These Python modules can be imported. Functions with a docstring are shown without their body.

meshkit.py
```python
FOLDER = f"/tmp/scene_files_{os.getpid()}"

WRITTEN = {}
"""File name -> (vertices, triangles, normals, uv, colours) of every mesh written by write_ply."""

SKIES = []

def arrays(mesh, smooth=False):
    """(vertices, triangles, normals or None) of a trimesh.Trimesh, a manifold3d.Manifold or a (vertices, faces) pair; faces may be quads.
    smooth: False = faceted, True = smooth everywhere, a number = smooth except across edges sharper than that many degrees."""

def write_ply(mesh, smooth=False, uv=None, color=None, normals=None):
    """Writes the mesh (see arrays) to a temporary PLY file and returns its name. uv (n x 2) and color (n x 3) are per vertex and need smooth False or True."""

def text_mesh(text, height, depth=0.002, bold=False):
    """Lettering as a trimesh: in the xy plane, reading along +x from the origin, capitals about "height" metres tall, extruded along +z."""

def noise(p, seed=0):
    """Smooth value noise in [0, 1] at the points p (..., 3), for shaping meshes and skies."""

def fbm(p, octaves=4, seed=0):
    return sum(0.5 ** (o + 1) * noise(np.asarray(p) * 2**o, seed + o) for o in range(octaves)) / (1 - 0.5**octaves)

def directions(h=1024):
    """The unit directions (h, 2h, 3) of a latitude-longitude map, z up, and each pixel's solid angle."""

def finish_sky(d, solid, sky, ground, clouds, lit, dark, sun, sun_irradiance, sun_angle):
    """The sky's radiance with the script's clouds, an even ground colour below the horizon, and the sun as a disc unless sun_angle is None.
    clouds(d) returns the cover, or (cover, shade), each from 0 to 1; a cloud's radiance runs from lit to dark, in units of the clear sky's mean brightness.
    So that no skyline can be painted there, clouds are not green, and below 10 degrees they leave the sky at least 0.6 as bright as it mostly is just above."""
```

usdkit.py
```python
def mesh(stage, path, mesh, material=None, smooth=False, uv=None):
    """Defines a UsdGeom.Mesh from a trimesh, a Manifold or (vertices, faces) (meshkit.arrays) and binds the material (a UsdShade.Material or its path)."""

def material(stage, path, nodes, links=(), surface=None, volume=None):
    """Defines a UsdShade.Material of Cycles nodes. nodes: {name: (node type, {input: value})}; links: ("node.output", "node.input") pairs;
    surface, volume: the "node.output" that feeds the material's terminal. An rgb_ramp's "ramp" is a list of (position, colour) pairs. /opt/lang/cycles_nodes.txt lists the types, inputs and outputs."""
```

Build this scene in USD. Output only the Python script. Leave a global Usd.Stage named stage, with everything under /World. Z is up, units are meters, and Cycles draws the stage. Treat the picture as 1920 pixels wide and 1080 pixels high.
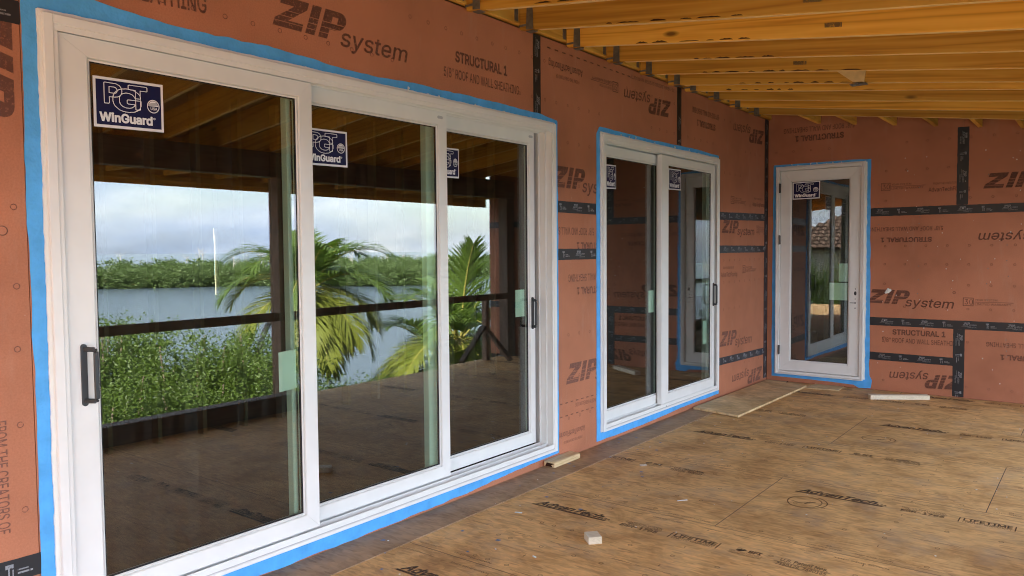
import glob, math, random
import numpy as np, trimesh, shapely
from shapely import affinity
from shapely.geometry import Polygon, box as sbox, LineString, Point, MultiPolygon
from shapely.ops import unary_union
from PIL import Image, ImageDraw, ImageFont
from pxr import Usd, UsdGeom, UsdLux, UsdShade, Gf, Sdf, Vt
import usdkit, meshkit

stage = Usd.Stage.CreateInMemory()
UsdGeom.SetStageUpAxis(stage, 'Z')
UsdGeom.Xform.Define(stage, '/World')
UsdGeom.Scope.Define(stage, '/World/Looks')

# ------------------------------------------------------------ camera, sky, sun, exposure
CAM = np.array([3.2802, 0.0, 1.5987])
YAW, PITCH, ROLL, FPX = 0.65621, 0.04782, -0.0080, 1449.24
EXPOSURE = 3.26
fw = np.array([-math.sin(YAW) * math.cos(PITCH), math.cos(YAW) * math.cos(PITCH), -math.sin(PITCH)])
rt = np.array([math.cos(YAW), math.sin(YAW), 0.0]); up = np.cross(rt, fw)
rt, up = rt * math.cos(ROLL) + up * math.sin(ROLL), -rt * math.sin(ROLL) + up * math.cos(ROLL)
cam = UsdGeom.Camera.Define(stage, '/World/camera')
cam.AddTransformOp().Set(Gf.Matrix4d(*rt, 0, *up, 0, *(-fw), 0, *CAM, 1))
cam.CreateHorizontalApertureAttr(36.0); cam.CreateVerticalApertureAttr(20.25)
cam.CreateFocalLengthAttr(36.0 * FPX / 1920)
cam.CreateClippingRangeAttr(Gf.Vec2f(0.05, 60000.0))
cam.CreateExposureAttr(EXPOSURE)

SUN_DIR = np.array([-0.34, -0.72, 0.60]); SUN_DIR /= np.linalg.norm(SUN_DIR)
SUN_EL, SUN_ROT = math.asin(SUN_DIR[2]), math.atan2(SUN_DIR[0], SUN_DIR[1])
SKY_STRENGTH, SUN_INTENSITY = 0.10, 1.25
usdkit.material(stage, '/World/Looks/sky_air', {
    'sky': ('sky_texture', {'sky_type': 'single_scattering', 'sun_disc': False, 'sun_elevation': SUN_EL, 'sun_rotation': SUN_ROT % (2 * math.pi), 'aerosol_density': 2.0}),
    'tc': ('texture_coordinate', {}), 'map': ('mapping', {'scale': (1.0, 1.0, 3.2)}),
    'n1': ('noise_texture', {'scale': 2.6, 'detail': 7.0, 'roughness': 0.55, 'distortion': 0.3}),
    'n2': ('noise_texture', {'scale': 5.0, 'detail': 5.0, 'roughness': 0.5}),
    'cover': ('map_range', {'from_min': 0.40, 'from_max': 0.60, 'to_min': 0.22, 'to_max': 0.95, 'clamp': True}),
    'shade': ('rgb_ramp', {'ramp': [(0.32, (2.9, 3.6, 5.2)), (0.5, (4.4, 4.9, 6.0)), (0.66, (6.9, 7.0, 7.3))]}),
    'mix': ('mix', {}), 'bg': ('background_shader', {'strength': SKY_STRENGTH})},
    [('tc.generated', 'map.vector'), ('map.vector', 'n1.vector'), ('map.vector', 'n2.vector'), ('n1.fac', 'cover.value'), ('cover.result', 'mix.fac'),
     ('sky.color', 'mix.color1'), ('n2.fac', 'shade.fac'), ('shade.color', 'mix.color2'), ('mix.color', 'bg.color')], surface='bg.background')
dome = UsdLux.DomeLight.Define(stage, '/World/sky')
UsdShade.MaterialBindingAPI.Apply(dome.GetPrim()).Bind(UsdShade.Material.Get(stage, '/World/Looks/sky_air'))
dome.GetPrim().SetCustomDataByKey('kind', 'structure')
sun = UsdLux.DistantLight.Define(stage, '/World/sun')
sz = SUN_DIR; sx = np.cross([0, 0, 1.0], sz); sx /= np.linalg.norm(sx); sy = np.cross(sz, sx)
sun.AddTransformOp().Set(Gf.Matrix4d(*sx, 0, *sy, 0, *sz, 0, 0, 0, 30, 1))
sun.CreateNormalizeAttr(True); sun.CreateIntensityAttr(SUN_INTENSITY); sun.CreateAngleAttr(0.53); sun.CreateColorAttr(Gf.Vec3f(1.0, 0.95, 0.87))

rng = np.random.default_rng(7); random.seed(7)

# ------------------------------------------------------------ materials
def mat(name, nodes, links, surface='p.BSDF'):
    return usdkit.material(stage, f'/World/Looks/{name}', nodes, links, surface=surface)

def plain(name, col, rough=0.5, spec=0.5, metal=0.0, var=0.0, scale=8.0, bump=0.0, bscale=60.0):
    nodes = {'p': ('principled_bsdf', {'base_color': col, 'roughness': rough, 'specular_ior_level': spec, 'metallic': metal})}
    links = []
    if var or bump:
        nodes['g'] = ('geometry', {})
    if var:
        c = np.array(col)
        nodes['n'] = ('noise_texture', {'scale': scale, 'detail': 5.0, 'roughness': 0.6})
        nodes['r'] = ('rgb_ramp', {'ramp': [(0.3, tuple(c * (1 - var))), (0.7, tuple(np.minimum(c * (1 + var), 1)))]})
        links += [('g.position', 'n.vector'), ('n.fac', 'r.fac'), ('r.color', 'p.base_color')]
    if bump:
        nodes['bn'] = ('noise_texture', {'scale': bscale, 'detail': 4.0})
        nodes['b'] = ('bump', {'strength': bump, 'distance': 0.004})
        links += [('g.position', 'bn.vector'), ('bn.fac', 'b.height'), ('b.normal', 'p.normal')]
    return mat(name, nodes, links)

def wood(name, dark, mid, light, axis, rings=9.0, knots=True, rough=0.55, rand=0.25, stretch=0.09, tilt=0.0):
    """Sawn timber: grain drawn out along one axis, knots, and a tone of its own for each board."""
    s = [1.0, 1.0, 1.0]; s[axis] = stretch
    nodes = {'g': ('geometry', {}), 'oi': ('object_info', {}), 'off': ('vector_math', {'math_type': 'scale', 'vector1': (37.0, 17.0, 23.0)}),
             'add0': ('vector_math', {'math_type': 'add'}), 'add': ('mapping', {'rotation': (0.0, tilt, 0.0)}), 'map': ('mapping', {'scale': tuple(s)}),
             'n': ('noise_texture', {'scale': rings, 'detail': 2.0, 'distortion': 0.5}),
             'bands': ('math', {'math_type': 'multiply', 'value2': 11.0}), 'fr': ('math', {'math_type': 'pingpong', 'value2': 1.0}),
             'fine': ('noise_texture', {'scale': 90.0, 'detail': 4.0}), 'mixf': ('mix_float', {'fac': 0.42}),
             'r': ('rgb_ramp', {'ramp': [(0.0, dark), (0.45, mid), (1.0, light)]}),
             'hs': ('hsv', {}), 'rv': ('map_range', {'from_min': 0.0, 'from_max': 1.0, 'to_min': 1 - rand, 'to_max': 1 + rand}),
             'p': ('principled_bsdf', {'roughness': rough, 'specular_ior_level': 0.35}), 'b': ('bump', {'strength': 0.25, 'distance': 0.002})}
    links = [('oi.random', 'off.scale'), ('g.position', 'add0.vector1'), ('off.vector', 'add0.vector2'), ('add0.vector', 'add.vector'), ('add.vector', 'map.vector'), ('map.vector', 'n.vector'),
             ('n.fac', 'bands.value1'), ('bands.value', 'fr.value1'), ('map.vector', 'fine.vector'), ('fr.value', 'mixf.a'), ('fine.fac', 'mixf.b'),
             ('mixf.result', 'r.fac'), ('oi.random', 'rv.value'), ('rv.result', 'hs.value'), ('fine.fac', 'b.height'), ('b.normal', 'p.normal')]
    col = 'r.color'
    if knots:
        ks = [3.2, 3.2, 3.2]; ks[axis] = 1.1
        nodes |= {'km': ('mapping', {'scale': tuple(ks)}), 'v': ('voronoi_texture', {'scale': 1.0}),
                  'kr': ('map_range', {'from_min': 0.03, 'from_max': 0.075, 'to_min': 0.9, 'to_max': 0.0, 'clamp': True}), 'km2': ('mix', {'color2': tuple(np.array(dark) * 0.28)})}
        links += [('add.vector', 'km.vector'), ('km.vector', 'v.vector'), ('v.distance', 'kr.value'), ('kr.result', 'km2.fac'), (col, 'km2.color1')]
        col = 'km2.color'
    links += [(col, 'hs.color'), ('hs.color', 'p.base_color')]
    return mat(name, nodes, links)

M = {}
# resin-faced sheathing board: fibrous mottling, faint scuffs and dust
M['sheathing'] = mat('sheathing', {
    'g': ('geometry', {}), 'oi': ('object_info', {}), 'n': ('noise_texture', {'scale': 130.0, 'detail': 4.0, 'roughness': 0.7}), 'n2': ('noise_texture', {'scale': 1.6, 'detail': 5.0, 'roughness': 0.6}),
    'r': ('rgb_ramp', {'ramp': [(0.25, (0.405, 0.150, 0.076)), (0.75, (0.520, 0.204, 0.110))]}), 'r2': ('rgb_ramp', {'ramp': [(0.28, (0.80, 0.79, 0.78)), (0.5, (0.98, 0.98, 0.98)), (0.72, (1.10, 1.10, 1.11))]}),
    'm': ('mix', {'mix_type': 'multiply', 'fac': 1.0}), 'v': ('voronoi_texture', {'scale': 7.0}),
    'sp': ('map_range', {'from_min': 0.018, 'from_max': 0.03, 'to_min': 0.5, 'to_max': 0.0, 'clamp': True}), 'm2': ('mix', {'color2': (0.6, 0.42, 0.34)}),
    'hs': ('hsv', {}), 'rv': ('map_range', {'to_min': 0.92, 'to_max': 1.06}), 'ms': ('mapping', {'scale': (3.0, 3.0, 0.7)}), 'n3': ('noise_texture', {'scale': 2.2, 'detail': 7.0, 'roughness': 0.72}),
    'sc': ('map_range', {'from_min': 0.56, 'from_max': 0.76, 'to_min': 0.0, 'to_max': 0.30, 'clamp': True}), 'm3': ('mix', {'color2': (0.50, 0.31, 0.22)}),
    'b': ('bump', {'strength': 0.15, 'distance': 0.001}), 'p': ('principled_bsdf', {'roughness': 0.62, 'specular_ior_level': 0.3})},
    [('g.position', 'ms.vector'), ('ms.vector', 'n3.vector'), ('n3.fac', 'sc.value'), ('sc.result', 'm3.fac'), ('m2.color', 'm3.color1'), ('m3.color', 'hs.color'), ('oi.random', 'rv.value'), ('rv.result', 'hs.value'), ('hs.color', 'p.base_color'), ('g.position', 'n.vector'), ('g.position', 'n2.vector'), ('g.position', 'v.vector'), ('n.fac', 'r.fac'), ('n2.fac', 'r2.fac'), ('r.color', 'm.color1'), ('r2.color', 'm.color2'),
     ('v.distance', 'sp.value'), ('sp.result', 'm2.fac'), ('m.color', 'm2.color1'), ('n.fac', 'b.height'), ('b.normal', 'p.normal')])

def ink(name, col, gap=0.42):
    """Stamped ink with worn spots where the board shows through."""
    return mat(name, {'g': ('geometry', {}), 'n': ('noise_texture', {'scale': 75.0, 'detail': 5.0, 'roughness': 0.75}),
                      'mr': ('map_range', {'from_min': gap - 0.09, 'from_max': gap + 0.06, 'to_min': 0.0, 'to_max': 0.84, 'clamp': True}),
                      't': ('transparent_bsdf', {}), 'd': ('principled_bsdf', {'base_color': col, 'roughness': 0.65, 'specular_ior_level': 0.25}), 'mx': ('mix_closure', {})},
               [('g.position', 'n.vector'), ('n.fac', 'mr.value'), ('mr.result', 'mx.fac'), ('t.BSDF', 'mx.closure1'), ('d.BSDF', 'mx.closure2')], surface='mx.closure')
M['wall_ink'] = ink('wall_ink', (0.15, 0.062, 0.042), 0.41)
M['wall_ink_faint'] = ink('wall_ink_faint', (0.15, 0.058, 0.04), 0.44)
M['floor_ink'] = ink('floor_ink', (0.050, 0.031, 0.020), 0.395)
M['floor_ink_faint'] = ink('floor_ink_faint', (0.075, 0.045, 0.026), 0.47)
M['tape'] = plain('tape', (0.012, 0.012, 0.014), 0.42, 0.5, bump=0.25, bscale=40)
M['tape_print'] = ink('tape_print', (0.27, 0.27, 0.28), 0.45)
M['flashing'] = plain('flashing', (0.095, 0.40, 0.82), 0.6, 0.3, var=0.14, scale=9.0, bump=0.9, bscale=45)
M['vinyl'] = plain('vinyl', (0.79, 0.78, 0.745), 0.38, 0.4, var=0.035, scale=5.0, bump=0.06, bscale=25)
M['vinyl_grey'] = plain('vinyl_grey', (0.50, 0.50, 0.51), 0.45, 0.4)
M['caulk'] = plain('caulk', (0.80, 0.79, 0.74), 0.5, 0.4, bump=0.8, bscale=55)
M['gasket'] = plain('gasket', (0.02, 0.02, 0.022), 0.6, 0.3)
M['black_metal'] = plain('black_metal', (0.030, 0.030, 0.032), 0.42, 0.5)
M['brown_metal'] = plain('brown_metal', (0.05, 0.04, 0.035), 0.4, 0.5)
M['galvanised'] = plain('galvanised', (0.20, 0.19, 0.17), 0.45, 0.5, metal=0.6, var=0.25, scale=30)
M['navy'] = plain('navy', (0.010, 0.011, 0.060), 0.4, 0.2)
M['sticker_white'] = plain('sticker_white', (0.82, 0.82, 0.84), 0.4, 0.5)
M['paper'] = plain('paper', (0.78, 0.79, 0.76), 0.6, 0.3)
M['rafter_wood'] = wood('rafter_wood', (0.44, 0.175, 0.018), (0.70, 0.335, 0.040), (0.82, 0.45, 0.075), 0, rings=10.0, stretch=0.03, tilt=-0.1273, rand=0.32)
M['blocking_wood'] = wood('blocking_wood', (0.48, 0.21, 0.03), (0.70, 0.36, 0.055), (0.78, 0.46, 0.09), 1, rings=8.0, knots=False)
M['deck_wood'] = wood('deck_wood', (0.30, 0.15, 0.05), (0.42, 0.22, 0.08), (0.50, 0.28, 0.11), 1, rings=16.0, knots=False)
M['fresh_pine'] = wood('fresh_pine', (0.52, 0.36, 0.17), (0.68, 0.50, 0.27), (0.74, 0.57, 0.34), 1, rings=22.0, knots=False, rand=0.12)
M['white_pine'] = wood('white_pine', (0.62, 0.52, 0.36), (0.74, 0.64, 0.47), (0.78, 0.69, 0.53), 0, rings=22.0, knots=False, rand=0.08)
M['brown_post'] = wood('brown_post', (0.15, 0.09, 0.058), (0.23, 0.145, 0.095), (0.29, 0.19, 0.13), 2, rings=9.0, knots=False, rough=0.7)
M['brown_rail'] = wood('brown_rail', (0.12, 0.075, 0.048), (0.18, 0.115, 0.075), (0.23, 0.15, 0.10), 1, rings=9.0, knots=False, rough=0.7)
M['rafter_bounce_tint'] = wood('rafter_bounce_tint', (0.60, 0.36, 0.12), (0.84, 0.56, 0.22), (0.90, 0.66, 0.32), 0, rings=14.0, stretch=0.03, knots=False, rand=0.12)  # paler than rafter_wood: brightness of light from below put into the colour
M['stain'] = ink('pitch_stain', (0.035, 0.012, 0.006), 0.30)
M['stamp_ink'] = ink('stamp_ink', (0.16, 0.11, 0.05), 0.44)
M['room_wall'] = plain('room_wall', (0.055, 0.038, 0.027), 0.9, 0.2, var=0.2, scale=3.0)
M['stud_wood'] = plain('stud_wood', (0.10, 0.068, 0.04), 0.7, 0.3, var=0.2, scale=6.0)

def floor_board(name, tone):
    """Weathered subfloor panel: strands run across the porch, with trodden dirt, pale dust and old water marks."""
    t = np.array(tone)
    return mat(name, {
        'g': ('geometry', {}), 'oi': ('object_info', {}), 'off': ('vector_math', {'math_type': 'scale', 'vector1': (31.0, 11.0, 5.0)}), 'add': ('vector_math', {'math_type': 'add'}),
        'ms': ('mapping', {'scale': (9.0, 27.0, 5.0)}), 'ms2': ('mapping', {'scale': (2.6, 7.0, 1.5)}),
        's1': ('noise_texture', {'scale': 1.0, 'detail': 6.0, 'roughness': 0.68, 'distortion': 0.4}), 's2': ('noise_texture', {'scale': 1.0, 'detail': 5.0, 'roughness': 0.6, 'distortion': 0.6}),
        'big': ('noise_texture', {'scale': 2.6, 'detail': 8.0, 'roughness': 0.70, 'distortion': 0.6}), 'dust': ('noise_texture', {'scale': 2.7, 'detail': 7.0, 'roughness': 0.7}),
        'fl': ('voronoi_texture', {'scale': 1.0, 'feature': 'f1'}), 'msf': ('mapping', {'scale': (17.0, 72.0, 14.0)}),
        'mf': ('mix_float', {'fac': 0.45}), 'r': ('rgb_ramp', {'ramp': [(0.30, tuple(t * 0.80)), (0.5, tuple(t)), (0.70, tuple(t * 1.16))]}),
        'fr': ('rgb_ramp', {'ramp': [(0.0, (0.60, 0.55, 0.50)), (0.4, (0.98, 0.98, 0.98)), (1.0, (1.26, 1.25, 1.22))]}), 'mfl': ('mix', {'mix_type': 'multiply', 'fac': 0.72}),
        'rb': ('rgb_ramp', {'ramp': [(0.30, (0.60, 0.53, 0.46)), (0.43, (0.84, 0.80, 0.74)), (0.53, (1.0, 1.0, 1.0)), (0.70, (1.14, 1.15, 1.14))]}), 'm1': ('mix', {'mix_type': 'multiply', 'fac': 1.0}),
        'rd': ('map_range', {'from_min': 0.50, 'from_max': 0.72, 'to_min': 0.0, 'to_max': 0.62, 'clamp': True}), 'm2': ('mix', {'color2': (0.37, 0.275, 0.185)}),
        'hs': ('hsv', {}), 'rv': ('map_range', {'to_min': 0.92, 'to_max': 1.08}),
        'b': ('bump', {'strength': 0.25, 'distance': 0.0015}), 'p': ('principled_bsdf', {'roughness': 0.66, 'specular_ior_level': 0.28})},
        [('oi.random', 'off.scale'), ('g.position', 'add.vector1'), ('off.vector', 'add.vector2'), ('add.vector', 'ms.vector'), ('add.vector', 'ms2.vector'), ('add.vector', 'msf.vector'),
         ('ms.vector', 's1.vector'), ('ms2.vector', 's2.vector'), ('msf.vector', 'fl.vector'), ('g.position', 'big.vector'), ('g.position', 'dust.vector'), ('s1.fac', 'mf.a'), ('s2.fac', 'mf.b'),
         ('mf.result', 'r.fac'), ('fl.color', 'fr.fac'), ('r.color', 'mfl.color1'), ('fr.color', 'mfl.color2'), ('big.fac', 'rb.fac'), ('mfl.color', 'm1.color1'), ('rb.color', 'm1.color2'),
         ('dust.fac', 'rd.value'), ('rd.result', 'm2.fac'), ('m1.color', 'm2.color1'), ('m2.color', 'hs.color'), ('oi.random', 'rv.value'), ('rv.result', 'hs.value'), ('hs.color', 'p.base_color'),
         ('s1.fac', 'b.height'), ('b.normal', 'p.normal')])
M['floor_board'] = floor_board('floor_board', (0.66, 0.395, 0.158))
M['floor_strip'] = floor_board('floor_strip', (0.38, 0.24, 0.13))
M['osb_sheet'] = floor_board('osb_sheet', (0.64, 0.46, 0.24))

# tinted, coated laminated pane: mirror-like on the face, green-grey in what comes through; thin runs of dried film
M['pane_glass'] = mat('pane_glass', {
    'lw': ('layer_weight', {'blend': 0.5}), 'pw': ('math', {'math_type': 'power', 'value2': 5.0}), 'fr': ('math', {'math_type': 'multiply_add', 'value2': 0.89, 'value3': 0.11}), 't': ('transparent_bsdf', {'color': (0.82, 0.92, 0.85)}), 'gl': ('glossy_bsdf', {'color': (1.0, 0.96, 1.0), 'roughness': 0.0}), 'mx': ('mix_closure', {}),
    'g': ('geometry', {}), 'mp': ('mapping', {'scale': (1.0, 17.0, 0.5)}), 'n': ('noise_texture', {'scale': 1.0, 'detail': 5.0, 'roughness': 0.62}),
    'mr': ('map_range', {'from_min': 0.47, 'from_max': 0.78, 'to_min': 0.0005, 'to_max': 0.007, 'clamp': True}), 'df': ('diffuse_bsdf', {'color': (0.75, 0.75, 0.68)}), 'mx2': ('mix_closure', {})},
    [('lw.facing', 'pw.value1'), ('pw.value', 'fr.value1'), ('fr.value', 'mx.fac'), ('t.BSDF', 'mx.closure1'), ('gl.BSDF', 'mx.closure2'), ('g.position', 'mp.vector'), ('mp.vector', 'n.vector'), ('n.fac', 'mr.value'), ('mr.result', 'mx2.fac'),
     ('mx.closure', 'mx2.closure1'), ('df.BSDF', 'mx2.closure2')], surface='mx2.closure')

def foliage(name, ramp, trans=0.35, rough=0.45):
    return mat(name, {'g': ('geometry', {}), 'oi': ('object_info', {}), 'r': ('rgb_ramp', {'ramp': ramp}), 'p': ('principled_bsdf', {'roughness': rough, 'specular_ior_level': 0.4}),
                      'tr': ('translucent_bsdf', {}), 'mx': ('mix_closure', {'fac': trans}), 'hs': ('hsv', {'saturation': 1.1, 'value': 1.35})},
               [('g.random_per_island', 'r.fac'), ('r.color', 'p.base_color'), ('r.color', 'hs.color'), ('hs.color', 'tr.color'), ('p.BSDF', 'mx.closure1'), ('tr.BSDF', 'mx.closure2')], surface='mx.closure')
M['bush_leaf'] = foliage('bush_leaf', [(0.0, (0.08, 0.125, 0.018)), (0.5, (0.165, 0.225, 0.03)), (0.85, (0.26, 0.32, 0.05)), (1.0, (0.36, 0.38, 0.08))])
M['mangrove_leaf'] = foliage('mangrove_leaf', [(0.0, (0.075, 0.115, 0.03)), (0.6, (0.14, 0.19, 0.05)), (1.0, (0.20, 0.24, 0.07))], 0.2)
M['palm_green'] = foliage('palm_green', [(0.0, (0.09, 0.14, 0.025)), (0.6, (0.17, 0.21, 0.04)), (1.0, (0.27, 0.28, 0.06))])
M['palm_yellow'] = foliage('palm_yellow', [(0.0, (0.17, 0.19, 0.03)), (0.55, (0.32, 0.28, 0.045)), (0.9, (0.42, 0.29, 0.055)), (1.0, (0.36, 0.20, 0.07))])
M['palm_dry'] = foliage('palm_dry', [(0.0, (0.16, 0.10, 0.05)), (1.0, (0.30, 0.20, 0.10))], 0.15)
M['palm_rib'] = plain('palm_rib', (0.30, 0.26, 0.06), 0.5, 0.4)
M['bark'] = plain('bark', (0.20, 0.15, 0.11), 0.85, 0.2, var=0.4, scale=14, bump=0.6, bscale=30)
M['snag'] = plain('snag', (0.42, 0.39, 0.35), 0.8, 0.2)
M['soil'] = plain('soil', (0.34, 0.28, 0.17), 0.9, 0.2, var=0.4, scale=0.8, bump=0.5, bscale=8)
M['clay_tile'] = plain('clay_tile', (0.20, 0.105, 0.062), 0.8, 0.2, var=0.35, scale=4.0)
M['stucco'] = plain('stucco', (0.55, 0.47, 0.36), 0.85, 0.2, var=0.06)
M['water'] = mat('water', {'g': ('geometry', {}), 'mp': ('mapping', {'scale': (0.75, 1.9, 1.0), 'rotation': (0, 0, 0.5)}), 'n': ('noise_texture', {'scale': 1.1, 'detail': 7.0, 'roughness': 0.62}),
                           'b': ('bump', {'strength': 0.75, 'distance': 0.16}), 'p': ('principled_bsdf', {'base_color': (0.075, 0.10, 0.125), 'roughness': 0.16, 'ior': 1.33, 'specular_ior_level': 0.5})},
                 [('g.position', 'mp.vector'), ('mp.vector', 'n.vector'), ('n.fac', 'b.height'), ('b.normal', 'p.normal')])

# ------------------------------------------------------------ prims
taken = {}
def path_of(name, parent):
    base = f'{parent}/{name}'
    k = taken.get(base, -1) + 1; taken[base] = k
    return base if k == 0 else f'{base}_{k:03d}'
def pth(parent):
    return '/World' if parent is None else (parent if isinstance(parent, str) else str(parent.GetPath()))
def data(prim, label=None, cat=None, group=None, kind=None):
    for k, v in (('label', label), ('category', cat), ('group', group), ('kind', kind)):
        if v: prim.SetCustomDataByKey(k, v)
    return prim
def thing(name, label=None, cat=None, loc=(0, 0, 0), rz=0.0, group=None, kind=None):
    x = UsdGeom.Xform.Define(stage, path_of(name, '/World'))
    x.AddTranslateOp().Set(Gf.Vec3d(*map(float, loc)))
    if rz: x.AddRotateZOp().Set(math.degrees(rz))
    return data(x.GetPrim(), label, cat, group, kind)
def obj(name, mesh, m, parent=None, smooth=False, label=None, cat=None, group=None, kind=None):
    if isinstance(mesh, list): mesh = trimesh.util.concatenate(mesh)
    g = usdkit.mesh(stage, path_of(name, pth(parent)), mesh, M[m] if isinstance(m, str) else m, smooth=smooth)
    return data(g.GetPrim(), label, cat, group, kind)
def copy_of(prim, name, loc, rz=0.0, scale=None, label=None, cat=None, group=None):
    x = UsdGeom.Xform.Define(stage, path_of(name, '/World'))
    x.GetPrim().GetReferences().AddInternalReference(prim.GetPath())
    x.ClearXformOpOrder()
    UsdGeom.XformCommonAPI(x).SetTranslate(Gf.Vec3d(*map(float, loc))); UsdGeom.XformCommonAPI(x).SetRotate(Gf.Vec3f(0, 0, math.degrees(rz)))
    if scale: UsdGeom.XformCommonAPI(x).SetScale(Gf.Vec3f(*scale))
    x.GetPrim().SetInstanceable(True)
    return data(x.GetPrim(), label, cat, group)

# ------------------------------------------------------------ mesh helpers
BACK_Y = 9.362
def plane_matrix(plane):
    m = np.eye(4)
    if plane == 'left': m[:3, :3] = np.array([[0, 0, 1], [1, 0, 0], [0, 1, 0]])
    elif plane == 'back': m[:3, :3] = np.array([[1, 0, 0], [0, 0, -1], [0, 1, 0]]); m[1, 3] = BACK_Y
    return m
PM = {k: plane_matrix(k) for k in ('left', 'back', 'floor')}
def polys(s):
    if s.is_empty: return []
    return [g for g in getattr(s, 'geoms', [s]) if g.geom_type == 'Polygon' and g.area > 1e-8]
def ext(shape, w0, w1, plane):
    out = [trimesh.creation.extrude_polygon(g, w1 - w0, engine='earcut') for g in polys(shape)]
    if not out: return None
    m = trimesh.util.concatenate(out); m.apply_translation([0, 0, w0]); m.apply_transform(PM[plane]); return m
def sheet(shape, w, plane):
    vs, fs, n = [], [], 0
    for g in polys(shape):
        v, f = trimesh.creation.triangulate_polygon(g, engine='earcut')
        v = np.asarray(v); f = np.asarray(f)
        a = v[f]; cr = (a[:, 1, 0] - a[:, 0, 0]) * (a[:, 2, 1] - a[:, 0, 1]) - (a[:, 1, 1] - a[:, 0, 1]) * (a[:, 2, 0] - a[:, 0, 0])
        f[cr < 0] = f[cr < 0][:, ::-1]
        vs.append(v); fs.append(f + n); n += len(v)
    if not vs: return None
    v = np.vstack(vs); v = np.column_stack([v, np.full(len(v), w)])
    m = trimesh.Trimesh(v, np.vstack(fs), process=False); m.apply_transform(PM[plane]); return m
def cbox(x0, x1, y0, y1, z0, z1, c=0.004):
    """A box with chamfered edges."""
    lo, hi = np.array([x0, y0, z0], float), np.array([x1, y1, z1], float)
    c = min(c, 0.4 * (hi - lo).min())
    pts = []
    for sx_ in (0, 1):
        for sy_ in (0, 1):
            for sz_ in (0, 1):
                p = np.where([sx_, sy_, sz_], hi, lo); s = np.where([sx_, sy_, sz_], -1, 1) * c
                for k in range(3):
                    q = p + s; q[k] = p[k]; pts.append(q)
    return trimesh.convex.convex_hull(np.array(pts))
def bar(p0, p1, w, h, c=0.004, upv=(0, 0, 1)):
    p0, p1 = np.array(p0, float), np.array(p1, float)
    d = p1 - p0; L = np.linalg.norm(d); d /= L
    s = np.cross(upv, d); s /= np.linalg.norm(s); u = np.cross(d, s)
    m = cbox(0, L, -w / 2, w / 2, -h / 2, h / 2, c)
    T = np.eye(4); T[:3, 0], T[:3, 1], T[:3, 2], T[:3, 3] = d, s, u, p0
    m.apply_transform(T); return m
def tube(pts, radii, sides=7):
    p = np.asarray(pts, float); n = len(p)
    t = np.gradient(p, axis=0); t /= np.linalg.norm(t, axis=1, keepdims=True) + 1e-12
    a = np.cross(t, np.where(np.abs(t[:, 2:]) < 0.9, [0, 0, 1.0], [1.0, 0, 0])); a /= np.linalg.norm(a, axis=1, keepdims=True)
    b = np.cross(t, a); ang = np.arange(sides) * 2 * np.pi / sides
    v = p[:, None] + np.broadcast_to(radii, (n,))[:, None, None] * (np.cos(ang)[None, :, None] * a[:, None] + np.sin(ang)[None, :, None] * b[:, None])
    f = []
    for i in range(n - 1):
        for j in range(sides):
            k = (j + 1) % sides
            f += [[i * sides + j, i * sides + k, (i + 1) * sides + k], [i * sides + j, (i + 1) * sides + k, (i + 1) * sides + j]]
    f += [[0, k + 1, k] for k in range(1, sides - 1)] + [[(n - 1) * sides, (n - 1) * sides + k, (n - 1) * sides + k + 1] for k in range(1, sides - 1)]
    return trimesh.Trimesh(v.reshape(-1, 3), np.array(f), process=False)
FONT = glob.glob('/opt/blender-*/*/datafiles/fonts/Inter.woff2')[0]
glyphs = {}
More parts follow.
